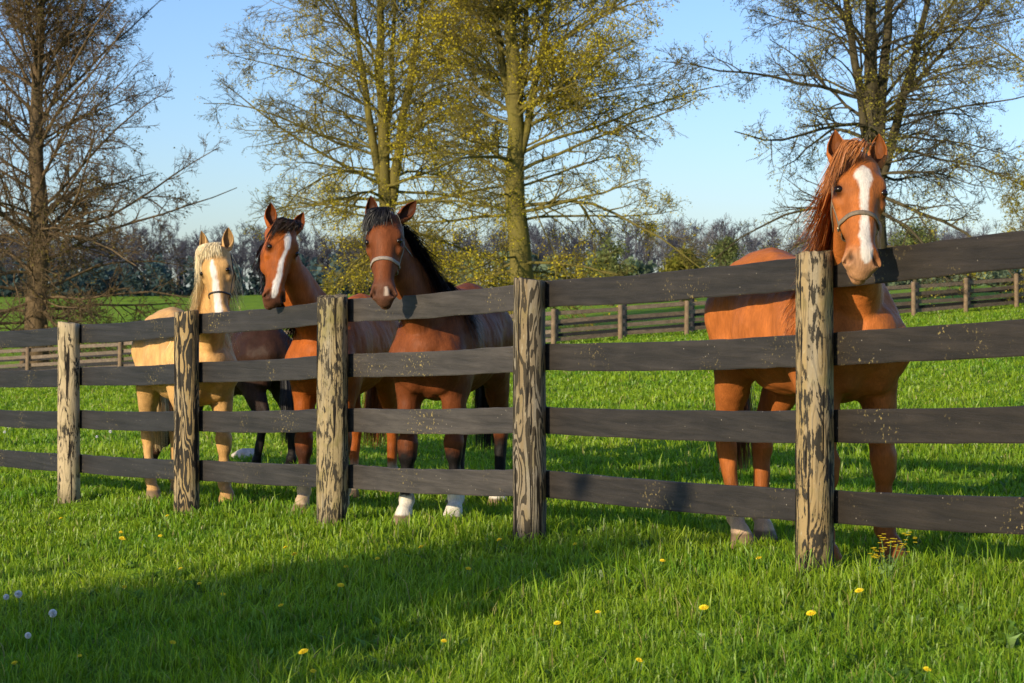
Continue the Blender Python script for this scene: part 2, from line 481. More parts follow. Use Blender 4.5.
    for s in (-1, 1):
        sp = ears.get(s, {})
        ax = nrm(-f * sp.get('up', .93) + u * sp.get('fwd', .18) + l * s * sp.get('out', .28))
        op = nrm(u * sp.get('ou', .9) + l * s * sp.get('oo', .45)); op = nrm(op - ax * (op @ ax)); sd = np.cross(ax, op)
        L = sp.get('len', .185); nu_, nv_ = 16, 15
        t = np.linspace(0, 1, nu_)[:, None]; a = np.linspace(-1, 1, nv_)[None] * (R(175) - R(75) * np.clip(np.linspace(0, 1, nu_)[:, None] * 1.6, 0, 1))
        r = sp.get('w', .054) * np.clip(np.interp(t, [0, .15, .4, .65, .85, 1], [.72, .86, 1.0, .80, .42, .03]), 0, 2)
        base = H(.012, -.005, .082 * s)
        cen = base + ax * (t * L)[..., None] - op * (.012 * np.sin(t * 2.6))[..., None] + l * s * (-.025 * t ** 2.2)[..., None]
        dirn = -op * np.cos(a)[..., None] * .62 + sd * np.sin(a)[..., None] * .92
        outer = cen + dirn * r[..., None]; inner = cen + dirn * (r * .80)[..., None] - op * .001
        VV = np.concatenate([outer.reshape(-1, 3), inner.reshape(-1, 3)])
        q1 = grid_faces(nu_, nv_); n_ = nu_ * nv_; q2 = q1[:, ::-1] + n_
        e0 = np.arange(nu_ - 1) * nv_; e1 = e0 + nv_ - 1
        rim = np.concatenate([np.stack([e0, e0 + nv_, e0 + nv_ + n_, e0 + n_], -1), np.stack([e1 + nv_, e1, e1 + n_, e1 + nv_ + n_], -1)])
        kk = np.concatenate([np.broadcast_to(coat * (1.0 - .25 * (t[..., None] > .85)), (nu_, nv_, 3)).reshape(-1, 3),
                             np.broadcast_to(coat * np.array(opts.get('ear_in', .38)), (n_, 3))])
        Vs.append(VV); Qs.append(np.concatenate([q1, q2, rim]) + nb); Ks.append(kk); nb += len(VV)
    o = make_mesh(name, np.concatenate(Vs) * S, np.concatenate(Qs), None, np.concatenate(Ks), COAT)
    o.location = (root[0], root[1], gz); o.rotation_euler = (0, 0, head_ang)
    tag(o, label, 'horse', opts.get('group'))
    # ------------- eyes
    for s in (-1, 1):
        p0 = H(.187, .02, 0.0); dd = u * .38 + l * s * .95
        sp = F.surf(p0, dd, .2) - nrm(dd) * .0150
        a = np.linspace(0, math.pi, 9)[:, None]; b = np.linspace(0, 2 * math.pi, 14, endpoint=False)[None]
        sph = np.stack([np.sin(a) * np.cos(b), np.sin(a) * np.sin(b), np.cos(a) + 0 * b], -1) * np.array([.021, .021, .019])
        make_mesh('eye', (sp + sph.reshape(-1, 3)) * S, grid_faces(9, 14, True), None, None, EYE_M, o)
    # ------------- hair
    hr = np.array(hair, float); g_ = np.array([0, 0, -1.0])
    def hcol(n, var=.35): return hr[None] * (1 - var + 2 * var * rng.random((n, 1)))
    side = opts.get('mane_side', 1)
    if opts.get('mane', True):
        n = int(opts.get('mane_n', 620) * 2.6); k = 9
        st = rng.uniform(.10 if not opts.get('mane_from') else opts['mane_from'], 1.0, n)
        tt = np.linspace(0, 1, k)[None]
        L = opts.get('mane_len', .34) * rng.uniform(.55, 1.1, n)
        if opts.get('mane_both'): sd_ = np.where(rng.random(n) < opts['mane_both'], -side, side)
        else: sd_ = np.full(n, side)
        sd_ = sd_[:, None]
        def ip(A, s_): return np.stack([np.interp(s_, nt, A[:, i]) for i in range(3)], -1)
        slide = (L[:, None] * np.clip(tt - .12, 0, 1) ** 1.25)
        ss = np.broadcast_to(st[:, None], (n, k))
        Cn, D_, L_ = ip(Np, ss), ip(Dn, ss), ip(Ln, ss)
        Rr = np.interp(ss, nt, Rn); Sr = np.interp(ss, nt, Sn) * Rr
        lift = opts.get('mane_lift', 1) * rng.uniform(.010, .05, n)[:, None] * (1 + .6 * tt)
        ph = R(opts.get('mane_phi', 78)) * np.minimum(1, tt * 1.7) ** .8 * rng.uniform(.75, 1.1, n)[:, None]
        P = Cn + D_ * ((Rr + lift) * np.cos(ph))[..., None] + L_ * (sd_ * (Sr + lift + .035 * tt) * np.sin(ph))[..., None]
        P = P + g_ * slide[..., None] * .9
        wob = rng.normal(0, .024, (n, 1, 3)) * (tt[..., None] ** 1.5) + np.array(opts.get('mane_blow', (0, 0, 0)))[None, None] * (tt[..., None] ** 1.6) * rng.uniform(.3, 1.3, (n, 1, 1))
        P = P + wob
        W = .0055 * (1 - .75 * tt ** 2) * rng.uniform(.6, 1.3, n)[:, None]
        Nn = nrm(D_ * np.cos(ph)[..., None] + L_ * (sd_ * np.sin(ph))[..., None] + rng.normal(0, .25, (n, 1, 3)))
        Vh, Qh, Kh = strands(P * S, W * S, Nn, hcol(n))
        make_mesh('mane', Vh, Qh, None, Kh, HAIR, o)
    fl = opts.get('forelock')
    if fl:
        n = int(fl.get('n', 170) * 3.0); k = 8; tt = np.linspace(0, 1, k)[None]
        off = fl.get('c', 0.0) + rng.normal(0, fl.get('spread', .022), n)[:, None]; L = fl['len'] * rng.uniform(.45, 1.1, n)[:, None]
        sw = (fl.get('sweep', 0.0) * rng.uniform(.15, 1.35, n)[:, None]) * tt ** fl.get('pow', 1.0)
        ff = -.025 + L * tt ** 1.2 * fl.get('drop', 1.0)
        ll = off * (1 + 1.2 * tt) + sw
        lift = rng.uniform(.006, .03, n)[:, None] + fl.get('lift', .02) * np.sin(tt * 2.6) * rng.uniform(.3, 1.6, n)[:, None]
        ex = np.maximum(np.abs(ll) - .095, 0); ll = np.sign(ll) * (np.minimum(np.abs(ll), .095) + .38 * ex); ff = ff + ex * fl.get('hang', 1.1)
        rad = np.interp(ff, [-.03, .0, .08, .2, .4], [.108, .108, .105, .108, .085])
        uu = rad * np.sqrt(np.clip(1 - (ll / .14) ** 2, .05, 1)) + lift
        P = poll_l + f * ff[..., None] + u * uu[..., None] + l * ll[..., None] + rng.normal(0, .014, (n, 1, 3)) * tt[..., None]
        W = .0048 * (1 - .8 * tt ** 2) * rng.uniform(.6, 1.3, n)[:, None]
        Nn = np.broadcast_to(u, P.shape) + rng.normal(0, .35, (n, 1, 3))
        Vh, Qh, Kh = strands(P * S, W * S, nrm(Nn), hcol(n))
        make_mesh('forelock', Vh, Qh, None, Kh, HAIR, o)
    if opts.get('tail', True):
        n = 800; k = 9; tt = np.linspace(0, 1, k)[None]; tc = np.array(opts.get('tail_col', hair))
        L = rng.uniform(.65, 1.0, n)[:, None] * opts.get('tail_len', .92)
        a = rng.uniform(0, 2 * math.pi, n)[:, None]; rr = np.sqrt(rng.random(n))[:, None] * (.035 + .085 * np.sin(np.minimum(tt * 1.5, 1.35)))
        x = -.79 - .10 * np.sin(tt * 2.0) + rr * np.cos(a) * .8; y = rr * np.sin(a) + opts.get('tail_y', 0) * tt
        z = 1.30 - L * tt - .02
        P = np.stack([x, y, z], -1) + rng.normal(0, .012, (n, 1, 3)) * tt[..., None]
        W = .006 * (1 - .7 * tt ** 3) * rng.uniform(.6, 1.3, n)[:, None]
        Nn = nrm(np.stack([np.cos(a) + 0 * tt, np.sin(a) + 0 * tt, 0 * tt + .1 + 0 * a], -1))
        Vh, Qh, Kh = strands(P * S, W * S, Nn, tc[None] * (.65 + .7 * rng.random((n, 1))))
        make_mesh('tail', Vh, Qh, None, Kh, HAIR, o)
    # ------------- halter
    ha = opts.get('halter')
    if ha:
        mb = MB(); w = ha.get('w', .024)
        def loop(ff, bb, angs, tilt=0.0, off=.003):
            P, N = [], []
            for a in angs:
                d = u * math.cos(a) + l * math.sin(a) + f * tilt * math.cos(a)
                o0 = H(ff, bb); P.append(F.surf(o0, d, .22, off)); N.append(d)
            return np.array(P), np.array(N)
        nf = ha.get('f', .345)
        P, N = loop(nf, -.03, np.linspace(0, 2 * math.pi, 45), ha.get('tilt', -.12)); V_, Q_ = ribbon(P, N, w); mb.add(V_, Q_)
        P2, N2 = loop(-.03, -.06, np.linspace(-R(100), R(100), 31), .0)
        if ha.get('crown', True): V_, Q_ = ribbon(P2, N2, w); mb.add(V_, Q_)
        rings = []
        for s in (-1, 1):
            pa, na, fs = [], [], np.linspace(nf, .045, 15)
            for ffv in fs:
                t = (nf - ffv) / (nf - .045); ang = s * (R(92) - R(2) * t + R(12) * math.sin(t * math.pi))
                d = u * math.cos(ang) + l * math.sin(ang)
                pa.append(F.surf(H(ffv, -.03), d, .22, .003)); na.append(d)
            V_, Q_ = ribbon(np.array(pa), np.array(na), w * .85); mb.add(V_, Q_)
            rings.append((pa[0], na[0]))
        if ha.get('throat', True):
            P, N = [], []
            for t in np.linspace(0, 1, 31):
                ang = R(96) + t * R(168); ff = .09 + .14 * math.sin(t * math.pi) ** .7
                d = u * math.cos(ang) + l * math.sin(ang)
                P.append(F.surf(H(ff, -.03), d, .24, .003)); N.append(d)
            V_, Q_ = ribbon(np.array(P), np.array(N), w * .7); mb.add(V_, Q_)
        mb.V = [v * S for v in mb.V]
        hb = mb.build('halter', ha['mat'], o)
        for pr, nr in rings:
            t1 = nrm(np.cross(nr, f)); t2 = np.cross(nr, t1); a = np.linspace(0, 2 * math.pi, 17)[:-1]
            P = (pr + nr * .006 + (np.cos(a)[:, None] * t1 + np.sin(a)[:, None] * t2) * .017)
            P = np.concatenate([P, P[:1]])[None]
            V_, Q_ = tubes(P, np.full(P.shape[:2], .0038), 6)
            make_mesh('ring', V_ * S, Q_, None, None, RING_M, hb)
    return o
# ------------------------------------------------------------------ the five horses
def fd(poll, beta, slope):      # nose direction of a horse looking at the photographer: beta forward of straight down, drifting slope sideways
    b = R(beta); a = R(slope); t = nrm(np.array([-poll[0], -poll[1], 0])); r = np.array([-t[1], t[0], 0])
    return r * math.sin(a) * math.cos(b) + t * math.sin(b) + np.array([0, 0, -math.cos(a) * math.cos(b)])
STRAP_TAN = plain('halter_webbing_tan', (.20, .15, .10), .8)
STRAP_PALE = plain('halter_webbing_pale', (.32, .26, .21), .8)
STRAP_DARK = plain('halter_leather_black', (.02, .016, .014), .45)
WHITE = (.74, .66, .55); BLACK = (.012, .010, .010)
HG = 'horses standing along the fence'

horse('horse', 'bright chestnut horse with a broad white blaze and tan halter, chin over the top board', (1.52, 10.42), math.atan2(-.944, .33),
      pt(857, 164, 9.30), fd(pt(857, 164, 9.30), 29, 2.0), R(14), (.46, .138, .032), (.52, .19, .055),
      {'hr': [(.16, .30, (.62, .42, .27))], 'hl': [(.14, .24, (.60, .40, .25))], 'fl': [(.12, .3, (.30, .10, .03))]},
      dict(voxel=.008, group=HG, feet={'fl': (.02, .05), 'fr': (.06, -.02), 'hl': (.02, -.06), 'hr': (.10, .07)},
           mane_side=-1, mane_len=.27, mane_blow=(-.03, -.05, 0), mane_phi=84,
           blaze=[(.075, .0, .004), (.10, .0, .022), (.135, .0, .040), (.165, .0, .028), (.20, .002, .017), (.33, .004, .015), (.44, .006, .022), (.51, .010, .024), (.545, .012, .016), (.56, .012, .004)],
           muzzle=(.42, .24, .13), mz0=.47, mzw=.75, white=(.80, .70, .60),
           ears={-1: dict(out=.26, ou=.8, oo=.35), 1: dict(out=.24, ou=.75, oo=-.2)},
           forelock=dict(n=260, len=.10, c=-.014, sweep=-.19, drop=.95, spread=.020, lift=.05, pow=.85, hang=.75),
           halter=dict(mat=STRAP_TAN, f=.335, w=.024), tail_col=(.25, .09, .03), tail_y=.04))

horse('horse', 'dark bay horse in a pale halter, white feet on black legs, beside the fourth post', (-.41, 13.88), math.atan2(-.966, -.26),
      pt(386, 219, 13.02), fd(pt(386, 219, 13.02), 22, -1.5), R(-12), (.195, .056, .018), (.014, .012, .013),
      {k: [(.42, .56, BLACK), (z, z + .05, WHITE)] for k, z in (('fl', .19), ('fr', .15), ('hl', .20), ('hr', .16))},
      dict(voxel=.0085, group=HG, feet={'fl': (.0, .02), 'fr': (.04, -.02), 'hl': (.03, .0), 'hr': (.16, .02)},
           mane_side=1, mane_len=.40, mane_lift=1.7, mane_blow=(-.03, .07, 0), mane_phi=60, muzzle=(.12, .055, .035), mz0=.40, mane_n=560,
           blaze=[(.50, .020, .004), (.53, .022, .014), (.56, .02, .008)], white=(.5, .38, .3), ear_in=.3,
           ears={-1: dict(out=.25, up=.95, ou=.9, oo=.2), 1: dict(out=.80, up=.65, ou=.8, oo=.2, len=.19)},
           forelock=dict(n=170, len=.13, sweep=-.09, spread=.022, lift=.02),
           halter=dict(mat=STRAP_PALE, f=.33, w=.026), tail_col=(.014, .012, .013)))

horse('horse', 'reddish bay horse with dark forelock and white blaze, no halter, beside the middle post', (-1.27, 15.28), math.atan2(-.97, -.24),
      pt(283, 228, 14.42), fd(pt(283, 228, 14.42), 18, -8.0), R(22), (.37, .094, .017), (.035, .018, .012),
      {'fl': [(.40, .62, (.06, .022, .012)), (.22, .30, (.55, .40, .26))], 'fr': [(.42, .62, (.06, .022, .012)), (.22, .30, (.55, .40, .26))],
       'hl': [(.20, .30, (.5, .38, .26))], 'hr': [(.20, .30, (.5, .38, .26))]},
      dict(voxel=.009, group=HG, feet={'fl': (.0, .0), 'fr': (.03, -.0), 'hl': (.0, .0), 'hr': (.1, .0)},
           mane_side=-1, mane_len=.22, mane_n=380, mane_from=.35, muzzle=(.10, .045, .03), mz0=.45,
           blaze=[(.050, .004, .004), (.085, .004, .020), (.13, .0, .019), (.18, .006, .012), (.23, -.004, .008), (.30, -.010, .012), (.37, -.008, .017), (.44, -.014, .021), (.51, -.016, .018), (.55, -.016, .008)],
           white=(.80, .73, .66), ear_in=.35,
           ears={-1: dict(out=.42), 1: dict(out=.42, ou=.85, oo=-.1)},
           forelock=dict(n=190, len=.09, sweep=-.09, spread=.03, lift=.045), tail_col=(.30, .10, .03), tail_y=-.05))

horse('horse', 'golden palomino horse with flaxen mane and thin black halter, behind the second post', (-2.70, 16.52), math.atan2(-.9, .44),
      pt(216, 250, 15.45), fd(pt(216, 250, 15.45), 14, 4.0), R(-20), (.68, .385, .145), (.85, .70, .44),
      {k: [(.28, .42, (.55, .32, .13))] for k in ('fl', 'fr', 'hl', 'hr')},
      dict(voxel=.0095, group=HG, feet={'fl': (.02, .03), 'fr': (.05, .0), 'hl': (.02, -.03), 'hr': (.12, .04)},
           mane_side=-1, mane_len=.36, mane_both=.12, muzzle=(.45, .30, .22), mz0=.46, ear_in=.42, dark=(.4, .22, .07),
           blaze=[(.10, .004, .004), (.16, .006, .018), (.25, .006, .017), (.35, .006, .020), (.47, .008, .026), (.56, .01, .026)],
           white=(.86, .76, .68),
           ears={-1: dict(out=.25, ou=.7, oo=.5), 1: dict(out=.35, ou=.75, oo=.2)},
           forelock=dict(n=210, len=.115, sweep=-.11, spread=.030, lift=.02),
           halter=dict(mat=STRAP_DARK, f=.37, w=.014), tail_col=(.7, .52, .28)))

horse('horse', 'black brown horse grazing farther back, its body seen between two horses', (-2.66, 19.35), math.atan2(.72, -.69),
      np.array([-3.52, 20.15, float(ground(-3.5, 20.15)) + .62]), np.array([-.28, .25, -.92]), 0.0, (.040, .018, .011), (.012, .010, .009),
      {k: [(.6, .9, BLACK)] for k in ('fl', 'fr', 'hl', 'hr')},
      dict(voxel=.011, group=HG, face=(-.7, .7, .2), size=.94, feet={'fl': (.10, .0), 'fr': (-.06, .0), 'hl': (.22, .0), 'hr': (.0, .0)},
           mane_side=1, mane_len=.3, mane_n=250, bow=(.1, 0, -.15), muzzle=(.03, .02, .015), ears={}))
# ------------------------------------------------------------------ materials of the place
def field_material():
    t = NT('pasture_turf'); v = t.coord((1, 1, 1))
    n1 = t.noise(v, .09, 5, .6); n2 = t.noise(v, 1.3, 5, .65); n3 = t.noise(t.coord((14, 5, 10)), 1, 4, .7)
    g = t.ramp(n1, [(.3, (.16, .28, .012)), (.55, (.23, .35, .016)), (.75, (.30, .40, .026))])
    g = t.mix(g, t.ramp(n2, [(.3, .62), (.7, 1.35)]), 1.0, 'MULTIPLY')
    g = t.mix(g, t.ramp(n3, [(.3, .55), (.7, 1.5)]), 1.0, 'MULTIPLY')
    return t.done(t.pbr(g, .9, t.bump(t.math('ADD', n3, n2), .9, .12), Specular_IOR_Level=.1))
def blade_material():
    t = NT('grass_blades'); c = t.attr()
    d = t.n('ShaderNodeBsdfDiffuse', i_Color=c)
    tr = t.n('ShaderNodeBsdfTranslucent', i_Color=t.mix(c, (1.0, 1.0, .35), 1.0, 'MULTIPLY'))
    gl = t.n('ShaderNodeBsdfGlossy', i_Color=(1, 1, 1), i_Roughness=.45)
    m = t.n('ShaderNodeMixShader', i_0=.42, i_1=d, i_2=tr)
    return t.done(t.n('ShaderNodeMixShader', i_0=.025, i_1=m, i_2=gl))
def leaf_material(name):
    t = NT(name); c = t.attr()
    d = t.n('ShaderNodeBsdfDiffuse', i_Color=c); tr = t.n('ShaderNodeBsdfTranslucent', i_Color=c)
    return t.done(t.n('ShaderNodeMixShader', i_0=.4, i_1=d, i_2=tr))
def bark_material(name, a, b, moss, mossfac):
    t = NT(name); v = t.coord((1, 1, .25)); v2 = t.coord()
    n = t.noise(v, 9, 5, .65); n2 = t.noise(v2, 1.1, 4)
    col = t.mix(a, b, t.ramp(n, [(.35, 0), (.65, 1)]))
    col = t.mix(col, moss, t.math('MULTIPLY', t.ramp(n2, [(.3, .3), (.7, 1)]), mossfac))
    return t.done(t.pbr(col, .9, t.bump(n, .8, .05), Specular_IOR_Level=.15))
def board_material(name, a, b):
    t = NT(name); c = t.attr()
    v = t.coord((1.2, 28, 28)); v2 = t.coord()
    n = t.noise(v, 1, 5, .6, .4); n2 = t.noise(t.coord((1, 1, 2)), 3.2, 5, .6); n3 = t.noise(v2, 55, 3, .6)
    col = t.mix(a, b, t.ramp(n2, [(.35, 0), (.7, 1)]))
    col = t.mix(col, t.ramp(n, [(.3, .6), (.7, 1.5)]), 1.0, 'MULTIPLY')
    col = t.mix(col, c, 1.0, 'MULTIPLY')
    # lichen: small pale flecks gathered in patches
    patch = t.ramp(t.noise(v2, 2.1, 3, .6), [(.54, 0), (.68, 1)])
    fl = t.math('MULTIPLY', t.ramp(n3, [(.60, 0), (.66, 1)]), patch)
    col = t.mix(col, (.40, .30, .10), fl)
    vo = t.n('ShaderNodeTexVoronoi', i_Vector=v2, i_Scale=22.0)
    dots = t.ramp(vo.outputs['Distance'], [(.05, 1), (.09, 0)])
    col = t.mix(col, (.30, .26, .20), t.math('MULTIPLY', dots, t.ramp(t.noise(v2, 5, 2), [(.5, 0), (.56, .9)])))
    h = t.math('ADD', n, t.math('MULTIPLY', n3, .4))
    return t.done(t.pbr(col, .62, t.bump(h, .5, .008), Specular_IOR_Level=.45))
def post_material(name, peel, seed, grain=0.0, moss=.3, wood=(.36, .25, .115), paint=(.032, .027, .021), ns=27):
    t = NT(name); c = t.attr()
    v = t.coord((1, 1, .30), loc=(seed, seed * 1.7, seed * .6)); v2 = t.coord((1, 1, 1), loc=(seed * 2, seed, 0))
    n = t.math('ADD', t.math('MULTIPLY', t.noise(v, ns, 6, .7, .35), .68), t.math('MULTIPLY', t.noise(v2, 5.5, 3, .6), .32)); n_ = t.noise(v, 70, 4, .6)
    # growth-ring contours of a sawn face
    ring = t.noise(t.coord((1, 1, .16), loc=(seed, 0, seed)), 9, 2, .45, .3)
    rg = t.math('SINE', t.math('MULTIPLY', ring, 95.0))
    wd = t.mix(wood, tuple(x * .62 for x in wood), t.ramp(rg, [(.35, 0), (.75, 1)]))
    wd = t.mix(wd, (.30, .29, .25), t.ramp(t.noise(t.coord((9, 9, .7), loc=(0, seed, 0)), 1, 4, .6), [(.46, 0), (.66, .5)]))
    wd = t.mix(wd, (.50, .42, .28), t.ramp(n_, [(.58, 0), (.7, .55)]))
    wd = t.mix(wd, (.20, .17, .05), t.math('MULTIPLY', t.ramp(t.noise(v2, 6, 4), [(.5, 0), (.68, 1)]), moss))
    f = t.math('ADD', t.math('MULTIPLY', n, .75), t.math('MULTIPLY', n_, .25))
    if grain > 0: f = t.math('ADD', f, t.math('MULTIPLY', rg, grain))
    m = t.ramp(f, [(peel - .012, 0), (peel + .012, 1)])
    pn = t.mix(paint, (.05, .042, .03), t.ramp(n_, [(.4, 0), (.7, 1)]))
    col = t.mix(wd, pn, m)
    # drying cracks
    cr = t.noise(t.coord((26, 26, 1.1), loc=(seed, 0, 0)), 1, 3, .6, .3)
    crk = t.ramp(cr, [(.385, 1), (.41, 0)])
    col = t.mix(col, (.014, .010, .007), crk)
    col = t.mix(col, c, 1.0, 'MULTIPLY')
    h = t.math('SUBTRACT', t.math('ADD', t.math('MULTIPLY', m, .6), t.math('MULTIPLY', n_, .35)), t.math('MULTIPLY', crk, 1.2))
    return t.done(t.pbr(col, .8, t.bump(h, .7, .012), Specular_IOR_Level=.25))

# ------------------------------------------------------------------ the ground: one sheet to the horizon
gx = np.concatenate([-np.geomspace(3000, 40, 26), np.linspace(-38, 38, 153), np.geomspace(40, 3000, 26)])
gy = np.concatenate([-np.geomspace(1500, 12, 16), np.linspace(-10, 30, 121), np.linspace(30.6, 130, 110), np.geomspace(132, 4000, 40)])
GX, GY = np.meshgrid(gx, gy, indexing='ij')
gv = np.stack([GX, GY, ground(GX, GY)], -1).reshape(-1, 3)
FIELD = field_material()
tag(make_mesh('ground', gv, grid_faces(len(gx), len(gy)), None, None, FIELD), kind='structure')

# ------------------------------------------------------------------ front fence
PX = [(1.443 + 1.3357 * 1.0, None), ]
P5 = np.array([1.443, 9.52]); FD = np.array([-1.321, 1.955]); FDn = FD / np.linalg.norm(FD); SP = float(np.linalg.norm(FD))
FN = np.array([FDn[1], -FDn[0]])                    # points to the horses' side
FN = FN if FN[1] > 0 else -FN
posts_px = {-1: None, 0: (815, 568, 253, 38), 1: (530, 538, 285, 34), 2: (333, 525, 303, 33), 3: (187, 510, 315, 25), 4: (69, 498, 325, 22), 5: None}
pos = {}
for k, v in posts_px.items():
    if v:
        h = v[1] - v[2]; Yd = FPX * 1.5 / h
        pos[k] = np.array([(v[0] - 512) / FPX * Yd, Yd])
pos[-1] = pos[0] - (pos[1] - pos[0]) * .98; pos[5] = pos[4] + (pos[4] - pos[3])
fence = empty('board_fence', (*P5, float(ground(*P5))), math.atan2(FDn[1], FDn[0]))
tag(fence, 'weathered dark four-board pasture fence on peeling round posts, in front of the horses', 'fence')
fz = float(ground(*P5))
def fl_(p, z):        # place -> fence axes
    d = np.asarray(p) - P5
    ex = FDn; ey = np.array([-FDn[1], FDn[0]])
    return np.array([d @ ex, d @ ey, z - fz])
fsgn = 1.0 if np.array([-FDn[1], FDn[0]]) @ FN > 0 else -1.0
PM = {-1: post_material('post_peeled_a', .5, 3.1), 0: post_material('post_peeled_b', .528, 1.3, .03, .5, ns=17), 1: post_material('post_grained', .52, 5.2, .13, .35, (.25, .18, .095), (.06, .046, .028), 40),
      2: post_material('post_mossy', .53, 8.4, .03, .7, (.36, .27, .14), (.055, .044, .028), 22), 3: post_material('post_dark_grain', .485, 11.7, .13, .2, (.37, .25, .11)),
      4: post_material('post_bare', .555, 14.9, .02, .25, (.48, .37, .22), ns=14), 5: post_material('post_peeled_c', .52, 17.7)}
def post_mesh(rad, hgt, seed, slant):
    nu, nv = 46, 40
    z = np.concatenate([np.linspace(-.25, hgt, nu - 2), [hgt + .002, hgt + .003]])
    a = np.linspace(0, 2 * math.pi, nv, endpoint=False)
    Z, A = np.meshgrid(z, a, indexing='ij')
    sq = 1 + .05 * np.cos(2 * A + seed) + .03 * np.cos(3 * A + 2 * seed)
    ns = fbm(np.stack([np.cos(A) * 2.2 + seed, np.sin(A) * 2.2, Z * 1.6], -1), 3) - .5
    n2 = fbm(np.stack([np.cos(A) * 9 + seed, np.sin(A) * 9, Z * 4], -1), 2) - .5
    rr = rad * (sq + .16 * ns + .05 * n2) * (1.04 - .05 * (Z / hgt))
    knot = np.exp(-((Z - (.35 + .5 * (seed % 1))) ** 2 / .004 + (np.abs((A - 4.4 + math.pi) % (2 * math.pi) - math.pi)) ** 2 / .15))
    rr = rr * (1 + .06 * knot)
    rr[-2] *= .93; rr[-1] *= .02
    X, Yy = rr * np.cos(A), rr * np.sin(A)
    top = sstep(hgt - .15, hgt, Z)
    Z = Z + top * (slant * X + .012 * n2 * 2 + .01 * ns)
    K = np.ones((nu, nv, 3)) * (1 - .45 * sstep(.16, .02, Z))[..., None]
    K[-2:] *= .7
    return np.stack([X, Yy, Z], -1).reshape(-1, 3), grid_faces(nu, nv, True), K.reshape(-1, 3)
diam = {-1: .19, 0: .182, 1: .20, 2: .215, 3: .188, 4: .182, 5: .185}
lab = {0: 'tan peeling post with a slanted top, under the chestnut horse', 1: 'grey brown post with fine grain and dark edge',
       2: 'mossy tan post with a knot near its foot', 3: 'dark post covered in wavy golden grain', 4: 'pale bare post with most paint gone'}
for k in pos:
    g0 = float(ground(*pos[k]))
    hg = 1.535
    V, Q, K = post_mesh(diam[k] / 2, hg + (.012 if k in (1, 0) else .02), k * 1.37 + 2.2, .10 if k % 2 else -.12)
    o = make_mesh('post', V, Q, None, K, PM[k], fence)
    o.location = fl_(pos[k], g0); o.rotation_euler = (R(.5) * (1 if k % 2 else -1), R(.9), 1.1 * k)
    o.rotation_euler = (0, 0, 1.1 * k)
    if k in lab: o['label'] = lab[k]
BOARD = board_material('board_weathered', (.024, .021, .0195), (.037, .032, .029))
levels = [.335, .718, 1.090, 1.463]
tints = {-1: (.80, .70, .58), 0: (1.0, .94, .86), 1: (1.75, 1.7, 1.62), 2: (1.0, 1.0, 1.02), 3: (.78, .82, .92), 4: (.66, .70, .80)}
def board_between(pa, pb, za, zb, hgt, th, col, off, seed):
    n = 28; t = np.linspace(0, 1, n)[:, None]
    A = np.array(pa, float); B = np.array(pb, float)
    mid = np.concatenate([A[None] * (1 - t) + B[None] * t], 0)
    nz = (fbm(np.concatenate([t * 3.0, 0 * t + seed, 0 * t], 1), 2)[:, None] - .5)
    up = hgt / 2 * (1 + .0 * t)
    zc = lerp(za, zb, t) + .010 * nz - .012 * np.sin(t * math.pi)
    e1 = (fbm(np.concatenate([t * 26, 0 * t + seed + 5, 0 * t], 1), 2)[:, None] - .5) * .009
    e2 = (fbm(np.concatenate([t * 26, 0 * t + seed + 9, 0 * t], 1), 2)[:, None] - .5) * .009
    secs = []
    for (dy, dz) in ((-.5, -.46), (-.42, -.5), (.42, -.5), (.5, -.46), (.5, .46), (.42, .5), (-.42, .5), (-.5, .46)):
        y = mid[:, 1:2] + off + dy * th + .006 * nz
        z = zc + dz * hgt + (e1 if dz > 0 else e2)
        secs.append(np.concatenate([mid[:, 0:1], y, z], 1))
    V = np.stack(secs, 1).reshape(-1, 3); Q = grid_faces(n, 8, True)
    caps = [[7, 6, 5, 4], [4, 3, 2, 1], [1, 0, 7, 4]]
    caps2 = [[(n - 1) * 8 + i for i in reversed(q)] for q in caps]
    K = np.broadcast_to(np.array(col, float), (len(V), 3)).copy()
    return V, np.concatenate([Q, caps, caps2]), K
for k in sorted(pos)[:-1]:
    for li, lv in enumerate(levels):
        pa, pb = pos[k], pos[k + 1]
        ga, gb = float(ground(*pa)), float(ground(*pb))
        A, B = fl_(pa, ga), fl_(pb, gb)
        dx = .004
        off = fsgn * (.0 + (diam[k] + diam[k + 1]) / 4 + .006 + .002 * (k % 2))
        j = lambda s: .016 * (float(vnoise(np.array([k * 3.1 + s, li * 2.7, 1.5]))) - .5)
        A[0] += dx; B[0] -= dx
        if k == -1: A[2] += .065
        V, Q, K = board_between(A, B, A[2] + lv + j(.2), B[2] + lv + j(.7), .158 + j(3) * .4, .027, np.array(tints[k]) * (.9 + .2 * float(vnoise(np.array([k + .5, li + .3, 9.])))), off, k * 7 + li * 1.3)
        o = make_mesh('board', V, Q, None, K, BOARD, fence, smooth=False)

